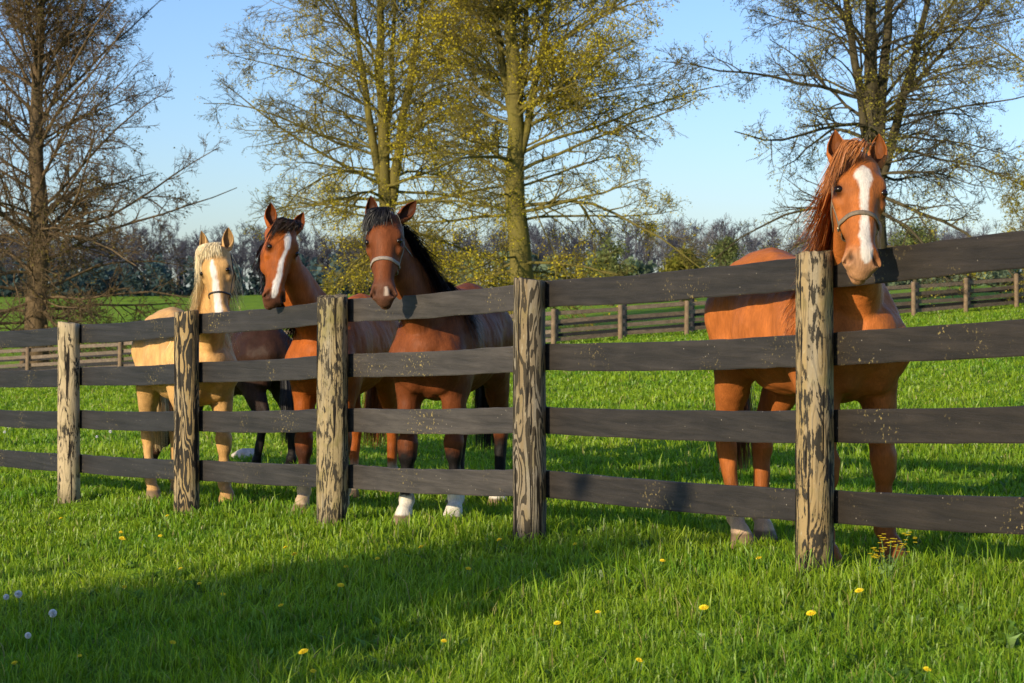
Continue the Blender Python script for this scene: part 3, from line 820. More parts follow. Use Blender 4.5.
# ------------------------------------------------------------------ fences across the pasture
def far_fence(name, label, pts_, spacing, hts, hgt, pm, bm, prad, bh):
    P = np.array(pts_, float); seg = np.linalg.norm(np.diff(P, axis=0), axis=1); L = np.concatenate([[0], np.cumsum(seg)])
    n = int(L[-1] / spacing); s = np.linspace(0, L[-1], n + 1)
    xs = np.interp(s, L, P[:, 0]); ys = np.interp(s, L, P[:, 1]); zs = ground(xs, ys)
    root = empty(name, (xs[0], ys[0], zs[0])); tag(root, label, 'fence')
    o0 = np.array([xs[0], ys[0], zs[0]])
    for i in range(n + 1):
        mb = MB(); a = np.linspace(0, 2 * math.pi, 9)[:-1]
        h = hgt * (1 + .08 * (rng.random() - .5)); zz = np.array([-.1, h, h + .01]); rr = np.array([prad, prad * .95, prad * .3])
        V = np.stack([np.cos(a)[None] * rr[:, None], np.sin(a)[None] * rr[:, None], zz[:, None] + 0 * a[None]], -1).reshape(-1, 3)
        V[:, 0] += .03 * (rng.random() - .5) * V[:, 2]
        mb.add(V + np.array([xs[i], ys[i], zs[i]]) - o0, grid_faces(3, 8, True), None, np.ones(3) * rng.uniform(.7, 1.25))
        mb.build('post', pm, root)
    for i in range(n):
        for hh in hts:
            a_ = np.array([xs[i], ys[i], zs[i] + hh + rng.uniform(-.03, .03)]) - o0; b_ = np.array([xs[i + 1], ys[i + 1], zs[i + 1] + hh + rng.uniform(-.03, .03)]) - o0
            d = nrm((b_ - a_)[:2]); nn = np.array([-d[1], d[0], 0]) * .02; up = np.array([0, 0, bh / 2]); of = np.array([d[1], -d[0], 0]) * -(prad + .022)
            V = [p + of + s1 * nn + s2 * up for p in (a_, b_) for (s1, s2) in ((-1, -1), (1, -1), (1, 1), (-1, 1))]
            Q = [[0, 1, 5, 4], [1, 2, 6, 5], [2, 3, 7, 6], [3, 0, 4, 7], [3, 2, 1, 0], [4, 5, 6, 7]]
            make_mesh('board', V, Q, None, np.broadcast_to(np.ones(3) * rng.uniform(.7, 1.3), (8, 3)), bm, root, False)
FAR_P = plain('old_post_wood', (.21, .145, .085), .85, 0, 6, .3, .2); FAR_B = board_material('far_board_grey_brown', (.11, .075, .05), (.17, .125, .085))
DRK = plain('black_fence_paint', (.022, .020, .020), .7, 0, 8, .3, .3)
far_fence('pasture_fence', 'old grey brown rail fence crossing the pasture, nearer of the two far fences', [(-34, 98), (1.6, 78), (8, 79.5), (34, 92)], 2.7, (.25, .58, .92, 1.25), 1.42, FAR_P, FAR_B, .10, .15)
far_fence('pasture_fence', 'black painted rail fence running close behind the brown far fence', [(-34, 104), (1.6, 83), (8, 84.5), (34, 98)], 2.9, (.30, .75, 1.2), 1.42, DRK, DRK, .10, .15)
# ------------------------------------------------------------------ trees
def rand_dirs(n): return nrm(rng.normal(size=(n, 3)))
def grow(P, Rr, m, t0, t1, lens, ang, k, wob, up, rscale, rtip, lift_t=0.0):
    """m children on each parent line: P (n,k0,3) -> (n*m,k,3)"""
    n, k0, _ = P.shape
    t = rng.uniform(t0, t1, (n, m)) if not np.ndim(t0) else t0
    x = t * (k0 - 1); i = np.clip(x.astype(int), 0, k0 - 2); f = (x - i)[..., None]
    ar = np.arange(n)[:, None]
    S = P[ar, i] * (1 - f) + P[ar, i + 1] * f
    D = nrm(P[ar, i + 1] - P[ar, i])
    r0 = (Rr[ar, i] * (1 - f[..., 0]) + Rr[ar, i + 1] * f[..., 0]) * rscale
    L = lens(t) * rng.uniform(.55, 1.25, t.shape)
    q = nrm(np.cross(D, rng.normal(size=D.shape)))
    a = ang * rng.uniform(.7, 1.3, t.shape)[..., None]
    d = nrm(D * np.cos(a) + q * np.sin(a) + np.array([0, 0, up]))
    S, d, L, r0 = S.reshape(-1, 3), d.reshape(-1, 3), L.reshape(-1), r0.reshape(-1)
    N = len(S); out = np.zeros((N, k, 3)); out[:, 0] = S
    for j in range(1, k):
        d = nrm(d + rng.normal(0, wob, (N, 3)) + np.array([0, 0, lift_t]))
        out[:, j] = out[:, j - 1] + d * (L / (k - 1))[:, None]
    rr = np.maximum(r0[:, None] * np.linspace(1, .25, k)[None], rtip)
    return out, rr
def leaves_at(P, size, n, spread, cols, down=0.0):
    """n small leaf blades round each point"""
    N = len(P) * n
    c = np.repeat(P, n, 0) + rng.normal(0, spread, (N, 3))
    a = nrm(rng.normal(size=(N, 3)) + np.array([0, 0, -down])); b = nrm(np.cross(a, rng.normal(size=(N, 3))))
    s = size * rng.uniform(.5, 1.3, (N, 1))
    V = np.stack([c, c + a * s * .5 + b * s * .32, c + a * s, c + a * s * .5 - b * s * .32], 1).reshape(-1, 3)
    Q = np.arange(N * 4).reshape(-1, 4)
    cc = np.array(cols); w = rng.random((N, 1)); K = cc[0] * (1 - w) + cc[1] * w; K = K * rng.uniform(.65, 1.25, (N, 1))
    return V, Q, np.repeat(K, 4, 0)
LEAF = leaf_material('spring_leaf')
def oak(name, label, px, Y, hgt, tr, bark, leafn, leafcols, leafsize, spread=1.0, low=3.0, nprim=58, fork=None, lean=0.0, leafspread=.15, m2=13, m3=7, m4=4, elev=(-16, 2, 20, 40, 62)):
    x0 = (px - 512) / FPX * Y; g0 = float(ground(x0, Y))
    root = empty(name, (x0, Y, g0)); tag(root, label, 'tree', 'big spring trees beyond the pasture fence')
    k = 16; t = np.linspace(0, 1, k)
    tx = lean * t * hgt + .20 * np.cumsum(rng.normal(0, .5, k)); ty = .20 * np.cumsum(rng.normal(0, .5, k))
    T = np.stack([tx, ty, t * hgt - .15], -1)[None]
    rad = (tr * (1 - t) ** .85 + .03)[None]; rad[0, 0] *= 1.35; rad[0, 1] *= 1.06
    V, Q = tubes(T, rad, 12); mb = MB(); mb.add(V, Q)
    main = [(T, rad)]
    if fork:
        for (tf, dx, dy, fr) in fork:      # co-dominant upright stems
            i0 = tf * (k - 1); b0 = np.array([np.interp(i0, np.arange(k), T[0, :, c_]) for c_ in range(3)])
            h2 = (hgt * .95 - b0[2]); tt = np.linspace(0, 1, k)
            F_ = b0 + np.stack([dx * tt ** .8 * h2, dy * tt ** .8 * h2, tt * h2], -1) + np.cumsum(rng.normal(0, .05, (k, 3)), 0) * np.array([1, 1, .1])
            fr_ = np.maximum(np.interp(tf, t, rad[0]) * fr * (1 - tt) ** .8, .03)
            V, Q = tubes(F_[None], fr_[None], 9); mb.add(V, Q); main.append((F_[None], fr_[None]))
    mb.build('trunk', bark, root)
    # limbs
    P1s, R1s = [], []
    for mi, (T_, r_) in enumerate(main):
        n = nprim if mi == 0 else int(nprim * .36)
        zmin = low if mi == 0 else T_[0, 1, 2]
        h = zmin + (hgt * .97 - zmin) * np.sort(rng.random(n)) ** 1.15
        ti = np.interp(h, T_[0, :, 2], np.arange(k)); S = np.stack([np.interp(ti, np.arange(k), T_[0, :, c_]) for c_ in range(3)], -1)
        u_ = (h - low) / (hgt - low)
        el = np.interp(u_, [0, .10, .25, .5, 1], elev) + rng.normal(0, 8, n)
        L = spread * np.interp(u_, [0, .1, .3, .6, 1], [6.4, 8.8, 9.2, 7.8, 2.4]) * rng.uniform(.65, 1.12, n)
        az = np.arange(n) * 2.39996 + rng.normal(0, .35, n)
        if mi: az = math.atan2(T_[0, -1, 1] - T_[0, 0, 1], T_[0, -1, 0] - T_[0, 0, 0]) + rng.normal(0, 1.0, n); L = L * .8
        e = np.radians(el); d = np.stack([np.cos(e) * np.cos(az), np.cos(e) * np.sin(az), np.sin(e)], -1)
        kk = 9; O = np.zeros((n, kk, 3)); O[:, 0] = S
        drift = np.interp(u_, [0, .2, .5, 1], [-.05, -.035, -.01, .02])[:, None]
        for j in range(1, kk):
            d = nrm(d + rng.normal(0, .10, (n, 3)) + np.array([0, 0, 1]) * drift); O[:, j] = O[:, j - 1] + d * (L / (kk - 1))[:, None]
        tr_ = np.interp(ti, np.arange(k), r_[0])
        r1 = np.maximum(np.minimum(tr_ * .30, .0085 * L + .014)[:, None] * np.linspace(1, .18, kk)[None] ** .9, .014)
        P1s.append(O); R1s.append(r1)
    P1, R1 = np.concatenate(P1s), np.concatenate(R1s)
    P2, R2 = grow(P1, R1, m2, .12, .98, lambda t: 2.6 * (1.1 - t) + .6, R(46), 6, .16, .03, .6, .013, -.02)
    P3, R3 = grow(P2, R2, m3, .15, 1.0, lambda t: .85 * (1.1 - t) + .35, R(45), 4, .20, .03, .7, .0105)
    P4, R4 = grow(P3, R3, m4, .3, 1.0, lambda t: .32 + 0 * t, R(40), 3, .2, .05, .8, .008)
    mb = MB()
    V, Q = tubes(P1, R1, 6); mb.add(V, Q)
    V, Q = tubes(P2, R2, 4); mb.add(V, Q)
    V, Q = tubes(P3, R3, 3); mb.add(V, Q)
    V, Q = tubes(P4, R4, 3); mb.add(V, Q)
    mb.build('branches', bark, root)
    if leafn > 0:
        tips = np.concatenate([P4[:, -1], P4[:, 1], P3[:, -1]])
        dens = fbm(tips * .55 + px, 2)                      # clumps: some sprays fuller, some nearly bare
        pick = rng.random(len(tips)) < leafn * sstep(.34, .62, dens)
        V, Q, K = leaves_at(tips[pick], leafsize, 4, leafspread, leafcols, .2)
        K = K * (.75 + .5 * np.repeat(np.repeat(dens[pick], 4), 4))[:, None]
        make_mesh('foliage', V, Q, None, K, LEAF, root, False)
    return root
BK1 = bark_material('oak_bark_grey', (.10, .066, .040), (.21, .14, .08), (.12, .10, .03), .25)
BK2 = bark_material('oak_bark_mossy', (.09, .07, .03), (.17, .135, .05), (.20, .17, .03), .75)
BK3 = bark_material('oak_bark_dark', (.055, .045, .03), (.11, .085, .05), (.09, .085, .03), .3)
YL = ((.52, .43, .025), (.68, .54, .045)); OL = ((.34, .31, .05), (.46, .38, .06)); BR = ((.15, .10, .035), (.20, .17, .05))
oak('oak_tree', 'nearly leafless tree with brown twigs, left of all the other trees', 32, 102, 23, .62, BK1, .07, BR, .14, 1.16, low=2.2, nprim=104, m2=16, m3=7, elev=(-12, 12, 33, 46, 64))
oak('oak_tree', 'slender forked tree with thin yellow green leaves, behind the dark bay horse', 391, 104, 24, .46, BK2, .36, YL, .105, 1.12, low=4.5, nprim=60, fork=[(.29, .15, .03, .8), (.34, -.14, -.03, .7), (.40, .05, .1, .6)], lean=-.01)
oak('oak_tree', 'full yellow leaved tree with a mossy straight trunk, above the fourth post', 528, 92, 24, .56, BK2, .40, YL, .105, 1.08, low=2.4, nprim=76, fork=[(.33, .17, -.03, .5), (.40, -.14, .05, .5), (.44, .07, .12, .45)])
oak('oak_tree', 'wide dark limbed tree with sparse olive leaves, behind the chestnut horse', 872, 94, 23, .52, BK3, .40, OL, .095, 1.12, low=3.2, nprim=44, m2=11, fork=[(.24, .09, .02, .8), (.26, .24, -.05, .6), (.3, -.15, .03, .65)])
oak('oak_tree', 'tree at the right edge with leafy twigs hanging into the sky', 1125, 88, 23, .5, BK2, .6, ((.34, .29, .03), (.44, .36, .04)), .12, 1.0, low=3, nprim=50)

# far wood: small bare trees over an evergreen skirt, distance haze painted into their colours
def wood_mass():
    mb = MB(); n = 900
    x = rng.uniform(-150, 150, n); y = rng.uniform(318, 400, n); hz = ground(x, y)
    H_ = rng.uniform(7.5, 11.5, n) * (1 + .12 * np.sin(x * .07)) * (y / 350)
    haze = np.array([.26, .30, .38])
    k = 4; tt = np.linspace(0, 1, k)
    T = np.stack([x[:, None] + rng.normal(0, .3, (n, k)) * tt, y[:, None] + 0 * tt[None], hz[:, None] - .3 + H_[:, None] * tt[None]], -1)
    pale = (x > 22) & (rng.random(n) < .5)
    kc = np.where(pale[:, None], np.array([.30, .29, .31]), np.array([.125, .125, .155]) * rng.uniform(.8, 1.3, (n, 1)))  # bluish tint of the trunks and twigs stands in for distance haze
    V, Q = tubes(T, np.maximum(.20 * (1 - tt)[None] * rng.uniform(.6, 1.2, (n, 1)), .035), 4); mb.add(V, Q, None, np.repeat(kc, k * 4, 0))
    Rr = np.broadcast_to(np.linspace(.16, .04, k)[None], (n, k))
    P2, R2 = grow(T, Rr, 16, .3, 1.0, lambda t: 3.6 * (1.15 - t) + .6, R(50), 4, .18, .12, .5, .04, .05)
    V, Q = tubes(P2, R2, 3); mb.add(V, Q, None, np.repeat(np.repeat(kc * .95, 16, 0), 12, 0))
    P3, R3 = grow(P2, R2, 9, .2, 1.0, lambda t: 1.1 + 0 * t, R(40), 3, .2, .2, .6, .026, .05)
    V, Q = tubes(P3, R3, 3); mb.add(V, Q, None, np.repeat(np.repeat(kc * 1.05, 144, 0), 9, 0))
    o = mb.build('bare_wood', leaf_material('far_twigs')); tag(o, kind='stuff')
    n = 520; x = rng.uniform(-150, 150, n); y = rng.uniform(304, 330, n); hz = ground(x, y)
    cen = np.stack([x, y, hz], -1); hh = rng.uniform(2.5, 6.2, n) * np.where(x > 20, .75, 1.0)
    m = 90; ph = rng.random((n, m)); rr = np.sqrt(rng.random((n, m))) * (1.9 * (1 - ph ** 2) + .25); a = rng.uniform(0, 6.283, (n, m))
    pts_ = cen[:, None] + np.stack([rr * np.cos(a), rr * np.sin(a), ph * hh[:, None]], -1)
    base = np.where((x > -18)[:, None], np.array([.19, .24, .14]), np.array([.078, .122, .118])) * rng.uniform(.6, 1.4, (n, 1))  # undergrowth greens lightened and blued to imitate haze
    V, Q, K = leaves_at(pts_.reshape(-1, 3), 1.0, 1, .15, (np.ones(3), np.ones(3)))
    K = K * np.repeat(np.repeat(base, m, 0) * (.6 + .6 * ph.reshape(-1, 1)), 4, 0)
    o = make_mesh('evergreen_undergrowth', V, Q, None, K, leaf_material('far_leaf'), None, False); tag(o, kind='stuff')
wood_mass()

# a few leafy young trees standing before the wood
def bushy(name, label, x0, y0, hgt, wid, cols, n=2600, size=.34, bark=None, base=None, group=None, inner=1.0):
    g0 = float(ground(x0, y0)); root = empty(name, (x0, y0, g0)); tag(root, label, 'tree', group)
    k = 6; tt = np.linspace(0, 1, k)
    T = np.stack([.05 * np.cumsum(rng.normal(0, 1, k)), .05 * np.cumsum(rng.normal(0, 1, k)), tt * hgt * .8 - .1], -1)[None]
    V, Q = tubes(T, (.035 * hgt * (1 - tt * .85))[None], 8); mb = MB(); mb.add(V, Q)
    P1, R1 = grow(T, (.03 * hgt * (1 - tt * .8))[None], 26, .2, 1.0, lambda t: wid * .75 * (1.25 - t), R(62), 5, .15, .1, .4, .02, .04)
    V, Q = tubes(P1, R1, 4); mb.add(V, Q)
    P2, R2 = grow(P1, R1, 7, .3, 1.0, lambda t: wid * .3 + 0 * t, R(45), 3, .2, .1, .6, .012)
    V, Q = tubes(P2, R2, 3); mb.add(V, Q)
    mb.build('trunk', bark or BK3, root)
    c = P2[:, 1:].reshape(-1, 3); idx = rng.integers(0, len(c), n)
    V, Q, K = leaves_at(c[idx], size, 2, wid * .07, cols)
    dn = fbm(np.repeat(np.repeat(c[idx], 2, 0), 4, 0) * (3 / wid) + x0, 2); K = K * (.6 + .8 * dn)[:, None]
    make_mesh('crown', V, Q, None, K, LEAF, root, False)
    return root
SP = ((.20, .20, .03), (.30, .27, .05)); GN = ((.17, .21, .07), (.24, .26, .09))  # GN greens are paled to carry distance haze in the leaf colour
for i, (px, Y, h, w, cols, lb) in enumerate([
        (682, 150, 4.6, 2.6, SP, 'small yellow green tree just left of the chestnut horse, before the wood'),
        (612, 170, 6.0, 3.2, GN, 'mid green young tree seen under the drooping boughs right of the fourth post'),
        (725, 230, 6.5, 3.6, GN, 'hazy green young tree above the chestnut rump, before the wood'),
        (915, 215, 7.5, 5.0, GN, 'leafy tree low behind the top board, right of the chestnut head')]):
    bushy('young_tree', lb, (px - 512) / FPX * Y, Y, h, w, cols, 1500, .30, group='young trees before the wood')
# the tree out of the picture whose shadow lies over the foreground grass
sd = np.array([math.sin(SUN_AZ), math.cos(SUN_AZ)]); sp_ = np.array([math.cos(SUN_AZ), -math.sin(SUN_AZ)])
# ------------------------------------------------------------------ grass
def bladed(name, X, Y, hgt, wid, lean, cols, kind='stuff'):
    n = len(X); Z = ground(X, Y)
    az = rng.uniform(0, 2 * math.pi, n)
    ld = np.stack([np.cos(az), np.sin(az)], -1) * lean[:, None] * hgt[:, None]
    tw = az + math.pi / 2 + rng.normal(0, .7, n); s = np.stack([np.cos(tw), np.sin(tw), 0 * tw], -1) * wid[:, None] / 2
    B = np.stack([X, Y, Z - .01], -1)
    M_ = B + np.stack([ld[:, 0] * .30, ld[:, 1] * .30, hgt * .58], -1)
    T_ = B + np.stack([ld[:, 0], ld[:, 1], hgt * (1 - .25 * lean)], -1)
    V = np.stack([B - s * .8, B + s * .8, M_ + s, M_ - s, T_], 1).reshape(-1, 3)
    i0 = np.arange(n) * 5
    Q = np.stack([i0, i0 + 1, i0 + 2, i0 + 3], -1); T3 = np.stack([i0 + 3, i0 + 2, i0 + 4], -1)
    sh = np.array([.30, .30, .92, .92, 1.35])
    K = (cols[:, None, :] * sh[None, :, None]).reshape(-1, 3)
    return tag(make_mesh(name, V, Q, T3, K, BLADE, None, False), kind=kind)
BLADE = blade_material()
def scatter_grass():
    # clump centres with screen-constant density, each clump a fan of blades
    N = 64000; per = 9
    u = rng.random(N); y0, y1 = 6.2, 95.0
    # density ~ 1/y^2 over width (.56 y + 3.4)
    ys = np.geomspace(y0, y1, 400); w = (.56 * ys + 3.4) / ys ** 1.86; cdf = np.concatenate([[0], np.cumsum((w[1:] + w[:-1]) / 2 * np.diff(ys))]); cdf /= cdf[-1]
    cy = np.interp(u, cdf, ys); cx = rng.uniform(-1, 1, N) * (.28 * cy + 1.7)
    p = np.stack([cx, cy, 0 * cx], -1)
    big = fbm(p * .55, 3); mid = fbm(p * 2.3 + 40, 2); hue = fbm(p * .9 + 80, 3)
    keep = rng.random(N) < np.clip(.45 + 1.1 * mid, 0, 1)
    cx, cy, big, mid, hue = (a[keep] for a in (cx, cy, big, mid, hue)); n = len(cx)
    sc = np.clip(cy / 10.5, .72, 6)                           # farther clumps stand for more blades
    fdist = np.abs((np.stack([cx, cy], -1) - P5) @ FN)
    under = np.exp(-(fdist / .35) ** 2)
    h0 = (.030 + .062 * big * (.55 + .9 * mid)) * (1 + .15 * under) * (1 + .15 * np.clip(sc - 1, 0, 4))
    h0 = h0 * np.where(cy > 20, .9, 1) * np.exp(rng.normal(0, .32, len(h0)))
    rX = np.repeat(cx, per) + rng.normal(0, .028, n * per) * np.repeat(sc ** .9, per); rY = np.repeat(cy, per) + rng.normal(0, .028, n * per) * np.repeat(sc ** .9, per) * 1.3
    hgt = np.repeat(h0, per) * rng.uniform(.55, 1.35, n * per)
    wid = rng.uniform(.0042, .0085, n * per) * np.repeat(sc, per)
    lean = rng.uniform(.05, .95, n * per)
    a = np.array([.115, .285, .012]); b = np.array([.38, .50, .022]); d = np.array([.42, .38, .12])
    hh = np.clip(np.repeat(hue, per) + rng.normal(0, .16, n * per), 0, 1)[:, None]
    cols = a * (1 - hh) + b * hh
    dry = (rng.random(n * per) < .03)[:, None]; cols = np.where(dry, d, cols) * rng.uniform(.75, 1.25, (n * per, 1))
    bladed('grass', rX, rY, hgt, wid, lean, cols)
    # broader weed leaves and a few tall stalks
    m = 900; wy = np.interp(rng.random(m), cdf, ys); wx = rng.uniform(-1, 1, m) * (.28 * wy + .6); k = wy < 26; wx, wy = wx[k], wy[k]; m = len(wx)
    per = 7; X = np.repeat(wx, per) + rng.normal(0, .02, m * per); Yy = np.repeat(wy, per) + rng.normal(0, .02, m * per)
    bladed('broadleaf_weeds', X, Yy, rng.uniform(.04, .085, m * per), rng.uniform(.014, .028, m * per), rng.uniform(.5, 1.2, m * per),
           np.array([.16, .28, .04]) * rng.uniform(.7, 1.4, (m * per, 1)))
scatter_grass()

# ------------------------------------------------------------------ dandelions and small things in the grass
YELLOW = NT('dandelion_yellow'); YELLOW = YELLOW.done(YELLOW.pbr(YELLOW.mix((.95, .78, .02), (.92, .66, .012), YELLOW.noise(YELLOW.coord(), 90, 2)), .7))
STEM = plain('flower_stem', (.12, .20, .05), .7, 0, 30, .2, .3)
FLUFF = leaf_material('seed_fluff')
def disc_flower(r, n=3):
    mb = MB()
    for ring in range(n):
        rr = r * (1 - ring * .27); m = 16 - ring * 3; zz = ring * r * .16
        for i in range(m):
            a = i * 2 * math.pi / m + ring * .3; w = .17 * rr * 1.6
            d = np.array([math.cos(a), math.sin(a), 0]); s = np.array([-math.sin(a), math.cos(a), 0])
            mb.add([d * rr * .12 + [0, 0, zz], d * rr * .65 + s * w + [0, 0, zz + r * .18], d * rr + [0, 0, zz + r * .10], d * rr * .65 - s * w + [0, 0, zz + r * .18]], [[0, 1, 2, 3]])
    return mb
def stem_mesh(h, bend, r=.0022):
    t = np.linspace(0, 1, 6); P = np.stack([bend * t ** 2, .4 * bend * t ** 2, h * t - .01], -1)[None]
    return tubes(P, np.full((1, 6), r), 5)
dand0 = empty('dandelion'); V, Q = stem_mesh(.10, .02); make_mesh('stem', V, Q, None, None, STEM, dand0)
fm = disc_flower(.0165); ct_, st_ = math.cos(R(24)), math.sin(R(24)); fm.V = [np.stack([v[:, 0], v[:, 1] * ct_ - v[:, 2] * st_ , v[:, 1] * st_ + v[:, 2] * ct_], -1) + np.array([.02, .008, .088]) for v in fm.V]; fm.build('flower_head', YELLOW, dand0, False)
clock0 = empty('dandelion_clock'); V, Q = stem_mesh(.20, .015); make_mesh('stem', V, Q, None, None, STEM, clock0)
def fluff(r, n):
    d = rand_dirs(n); s = nrm(np.cross(d, rng.normal(size=(n, 3)))); s2 = np.cross(d, s)
    tip = d * r; V = np.stack([d * r * .15, tip + s * r * .22, tip + d * .001, tip - s * r * .22], 1); V2 = np.stack([d * r * .15, tip + s2 * r * .22, tip + d * .001, tip - s2 * r * .22], 1)
    V = np.concatenate([V.reshape(-1, 3), V2.reshape(-1, 3)]); return V, np.arange(len(V)).reshape(-1, 4)
V, Q = fluff(.017, 130); make_mesh('seed_head', V + np.array([.015, .006, .195]), Q, None, np.broadcast_to(np.array([.95, .93, .90]), (len(V), 3)), FLUFF, clock0, False)
def dup(root, loc, rz, sc, label, group, first):
    r = root if first else root.copy()
    if not first: C.objects.link(r)
    r.location = loc; r.rotation_euler = (0, 0, rz); r.scale = (sc, sc, sc)
    if not first:
        for ch in root.children:
            if ch is r: continue
            c_ = ch.copy(); C.objects.link(c_); c_.parent = r
    r['label'] = label; r['category'] = 'flower'; r['group'] = group
    return r
FLOW = [  # where each bloom shows, its size, what singles it out
    (59, 515, .9, 'yellow dandelion bloom just below the foot of the first post'),
    (118, 530, .9, 'yellow dandelion bloom in sunlit grass between the first two posts, upper of two near together'),
    (118, 545, 1.35, 'big yellow dandelion bloom in sunlit grass below the gap of the first two posts'),
    (157, 534, .9, 'yellow dandelion bloom low left of the second post'),
    (165, 511, .8, 'small yellow dandelion bloom touching the left foot of the second post'),
    (178, 566, .8, 'small yellow dandelion at the edge of the big shadow, under the second post'),
    (196, 583, .8, 'tiny yellow dandelion in the big shadow, right below the second post'),
    (120, 589, .9, 'yellow dandelion in the big shadow, straight below the big bloom'),
    (220, 596, .9, 'yellow dandelion in the middle of the big shadow'),
    (283, 546, .9, 'yellow dandelion in sun at the shadow edge, left of the middle post'),
    (290, 559, 1.15, 'wide flat yellow dandelion on the shadow edge, left of the middle post'),
    (343, 567, .9, 'yellow dandelion in shade straight below the middle post'),
    (374, 558, .8, 'small yellow dandelion in half shade right of the middle post'),
    (336, 592, 1.1, 'flat yellow dandelion deep in shade below the middle post'),
    (277, 607, .9, 'yellow dandelion in shade, lowest of those left of the middle post'),
    (169, 648, .9, 'yellow dandelion near the bottom edge in the big shadow'),
    (297, 666, 1.3, 'large tilted yellow dandelion at the bottom edge, below the middle post'),
    (309, 676, .8, 'small yellow dandelion touching the bottom edge beside the large tilted bloom'),
    (76, 656, .7, 'dim yellow dandelion in deep shade by the lower left corner'),
    (10, 667, .9, 'yellow dandelion in the lower left corner'),
    (418, 548, 1.0, 'yellow dandelion below the white feet of the dark bay horse'),
    (465, 571, 1.0, 'yellow dandelion in sun below the dark bay horse, lower of two'),
    (496, 541, 1.0, 'yellow dandelion just left of the foot of the fourth post'),
    (572, 543, .9, 'yellow dandelion just right of the foot of the fourth post'),
    (552, 630, 1.0, 'flat yellow dandelion in sunlit grass low below the fourth post'),
    (594, 613, .8, 'small yellow dandelion up and right of the flat one below the fourth post'),
    (697, 621, 1.2, 'bright yellow dandelion midway between the last two posts in near grass'),
    (659, 562, .9, 'yellow dandelion left of the hind feet of the chestnut horse'),
    (755, 560, .9, 'yellow dandelion at the hind feet of the chestnut horse'),
    (853, 601, 1.1, 'yellow dandelion down and right of the fifth post'),
    (804, 627, 1.2, 'yellow dandelion straight below the fifth post'),
    (636, 668, .9, 'yellow dandelion near the bottom edge, right of centre'),
    (440, 644, .8, 'yellow dandelion in sunlit grass low left of centre'),
    (923, 679, .9, 'yellow dandelion on the bottom edge toward the right corner')]
for i, (px, py, s, lb) in enumerate(FLOW):
    p = on_ground(px, py + 15); dup(dand0, (p[0], p[1], float(ground(p[0], p[1]))), rng.uniform(-1.1, .5), s * rng.uniform(.95, 1.1), lb, 'yellow dandelions in the near grass', i == 0)
PUFF = [(22, 592, 1.0, 'white dandelion clock in shade, upper left of the two big white ones'), (49, 615, 1.0, 'round white dandelion clock low in the shade near the left edge'),
        (6, 594, .8, 'thin half blown dandelion clock at the left edge'), (25, 638, .75, 'small ragged dandelion clock below the round white one')]
for i, (px, py, s, lb) in enumerate(PUFF):
    p = on_ground(px, py + 44 * s); dup(clock0, (p[0], p[1], float(ground(p[0], p[1]))), rng.uniform(0, 6.28), s, lb, 'dandelion clocks in the shaded grass', i == 0)
for i in range(34):   # white heads dotted over the pasture behind the fence
    px = rng.uniform(2, 225) if i < 30 else rng.uniform(560, 700); py = rng.uniform(428, 452); p = on_ground(px, py)
    dup(clock0, (p[0], p[1], float(ground(p[0], p[1]))), rng.uniform(0, 6.28), rng.uniform(.9, 1.5), 'small white dandelion head dotted in the pasture behind the fence boards', 'white dandelion heads behind the fence', False)
# mustard plant by the chestnut horse's front foot
mp = on_ground(888, 590); mus = empty('mustard_plant', (mp[0], mp[1], float(ground(mp[0], mp[1])))); tag(mus, 'wild mustard with clusters of tiny yellow flowers beside the chestnut front hoof', 'plant')
mb = MB(); fb = MB()
for i in range(7):
    a = rng.uniform(0, 6.28); t = np.linspace(0, 1, 6); L = rng.uniform(.15, .25); sp2 = rng.uniform(.02, .09)
    P = np.stack([sp2 * t ** 1.4 * math.cos(a), sp2 * t ** 1.4 * math.sin(a), L * t], -1)
    V, Q = tubes(P[None], np.full((1, 6), .0025), 4); mb.add(V, Q)
    for j in range(9):
        f_ = disc_flower(.011, 1); off = P[-1] + rng.normal(0, .014, 3)
        for v, q in zip(f_.V, [np.array([[0, 1, 2, 3]])] * len(f_.V)): fb.add(v + off, q)
    V, Q, K = leaves_at(P[1:3], .04, 1, .008, (np.ones(3), np.ones(3))); mb.add(V, Q)
mb.build('stem', STEM, mus); fb.build('flower_head', YELLOW, mus, False)
# pale rock in the pasture
rp = on_ground(248, 458); a = np.linspace(0, math.pi, 14)[:, None]; b = np.linspace(0, 2 * math.pi, 24, endpoint=False)[None]
d = np.stack([np.sin(a) * np.cos(b), np.sin(a) * np.sin(b), np.cos(a) + 0 * b], -1).reshape(-1, 3)
rv = d * (.85 + .5 * (fbm(d * 1.8 + 5, 3) - .3))[:, None] * np.array([.17, .14, .085])
rock = make_mesh('rock', rv, grid_faces(14, 24, True), None, None, plain('pale_stone', (.50, .42, .36), .9, 0, 14, .3, .2))
rock.location = (rp[0], rp[1], float(ground(rp[0], rp[1])) + .03); tag(rock, 'pale pinkish rock lying in the pasture between the palomino and the bay', 'rock')

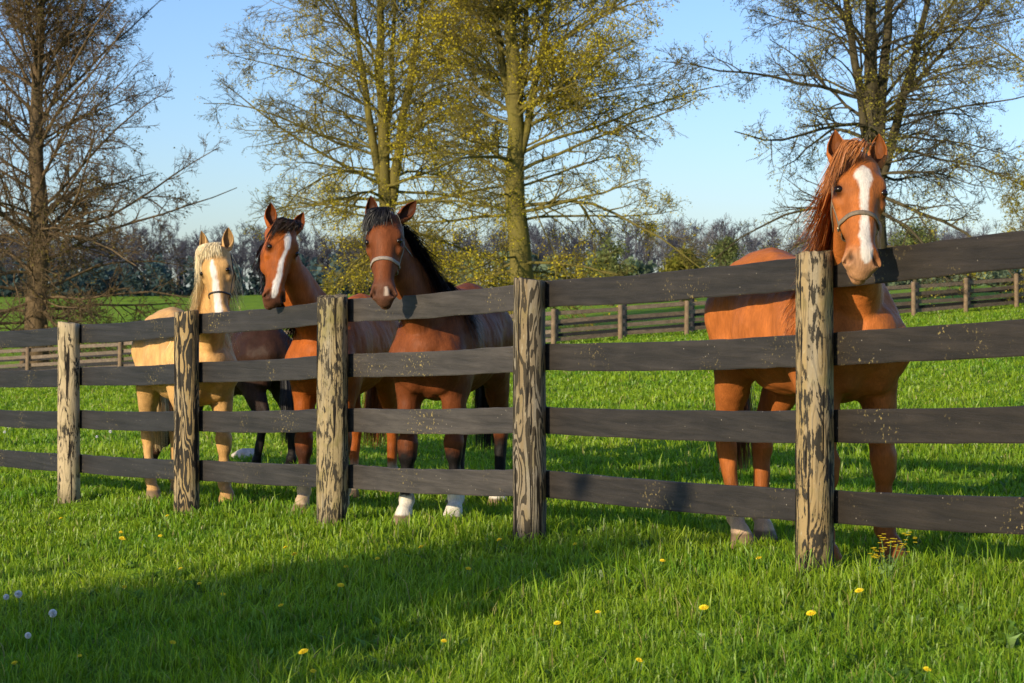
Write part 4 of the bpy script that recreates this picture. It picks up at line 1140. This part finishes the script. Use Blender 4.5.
# ------------------------------------------------------------------ the tree behind the photographer, shading the near grass
a0, q0 = -7.1, -7.4
bx, by = sd * a0 + sp_ * q0
bt = bushy('shade_tree', 'dense leafy tree behind the photographer whose shadow falls on the near grass', bx, by, 4.85, 3.3, GN, 9000, .36)

# ------------------------------------------------------------------ sky, sun, camera
w = bpy.data.worlds.new('World'); scene.world = w; w.use_nodes = True
nt_ = w.node_tree; bg = nt_.nodes['Background']
sky = nt_.nodes.new('ShaderNodeTexSky'); sky.sky_type = 'NISHITA'; sky.sun_disc = False
sky.sun_elevation = SUN_EL; sky.sun_rotation = SUN_AZ + math.pi; sky.air_density = 1.0; sky.dust_density = .6; sky.ozone_density = 2.5
hs = nt_.nodes.new('ShaderNodeMix'); hs.data_type = 'RGBA'; hs.blend_type = 'MULTIPLY'; hs.inputs[0].default_value = 1; hs.inputs[7].default_value = (.88, 1.0, 1.30, 1)
nt_.links.new(sky.outputs[0], hs.inputs[6]); nt_.links.new(hs.outputs[2], bg.inputs[0]); bg.inputs[1].default_value = .15
sun = bpy.data.objects.new('sun', bpy.data.lights.new('sun', 'SUN')); C.objects.link(sun)
sun.data.energy = 5.0; sun.data.angle = R(.5); sun.data.color = (1.0, .85, .60)
sun.rotation_euler = Vector((sd[0] * math.cos(SUN_EL), sd[1] * math.cos(SUN_EL), -math.sin(SUN_EL))).to_track_quat('-Z', 'Y').to_euler()
cam = bpy.data.objects.new('camera', bpy.data.cameras.new('camera')); C.objects.link(cam); scene.camera = cam
cam.location = (0, 0, EYE); cam.rotation_euler = (R(90), 0, 0)
cam.data.sensor_width = 36; cam.data.lens = FPX * 36 / 1024; cam.data.shift_y = -46.5 / 1024; cam.data.clip_end = 9000
cam.data.dof.use_dof = True; cam.data.dof.focus_distance = 11.5; cam.data.dof.aperture_fstop = 9
scene.render.engine = 'CYCLES'; scene.cycles.use_denoising = True
scene.cycles.max_bounces = 6; scene.cycles.diffuse_bounces = 3; scene.cycles.transmission_bounces = 4; scene.cycles.transparent_max_bounces = 4
scene.view_settings.view_transform = 'Standard'; scene.view_settings.look = 'None'; scene.view_settings.exposure = 0
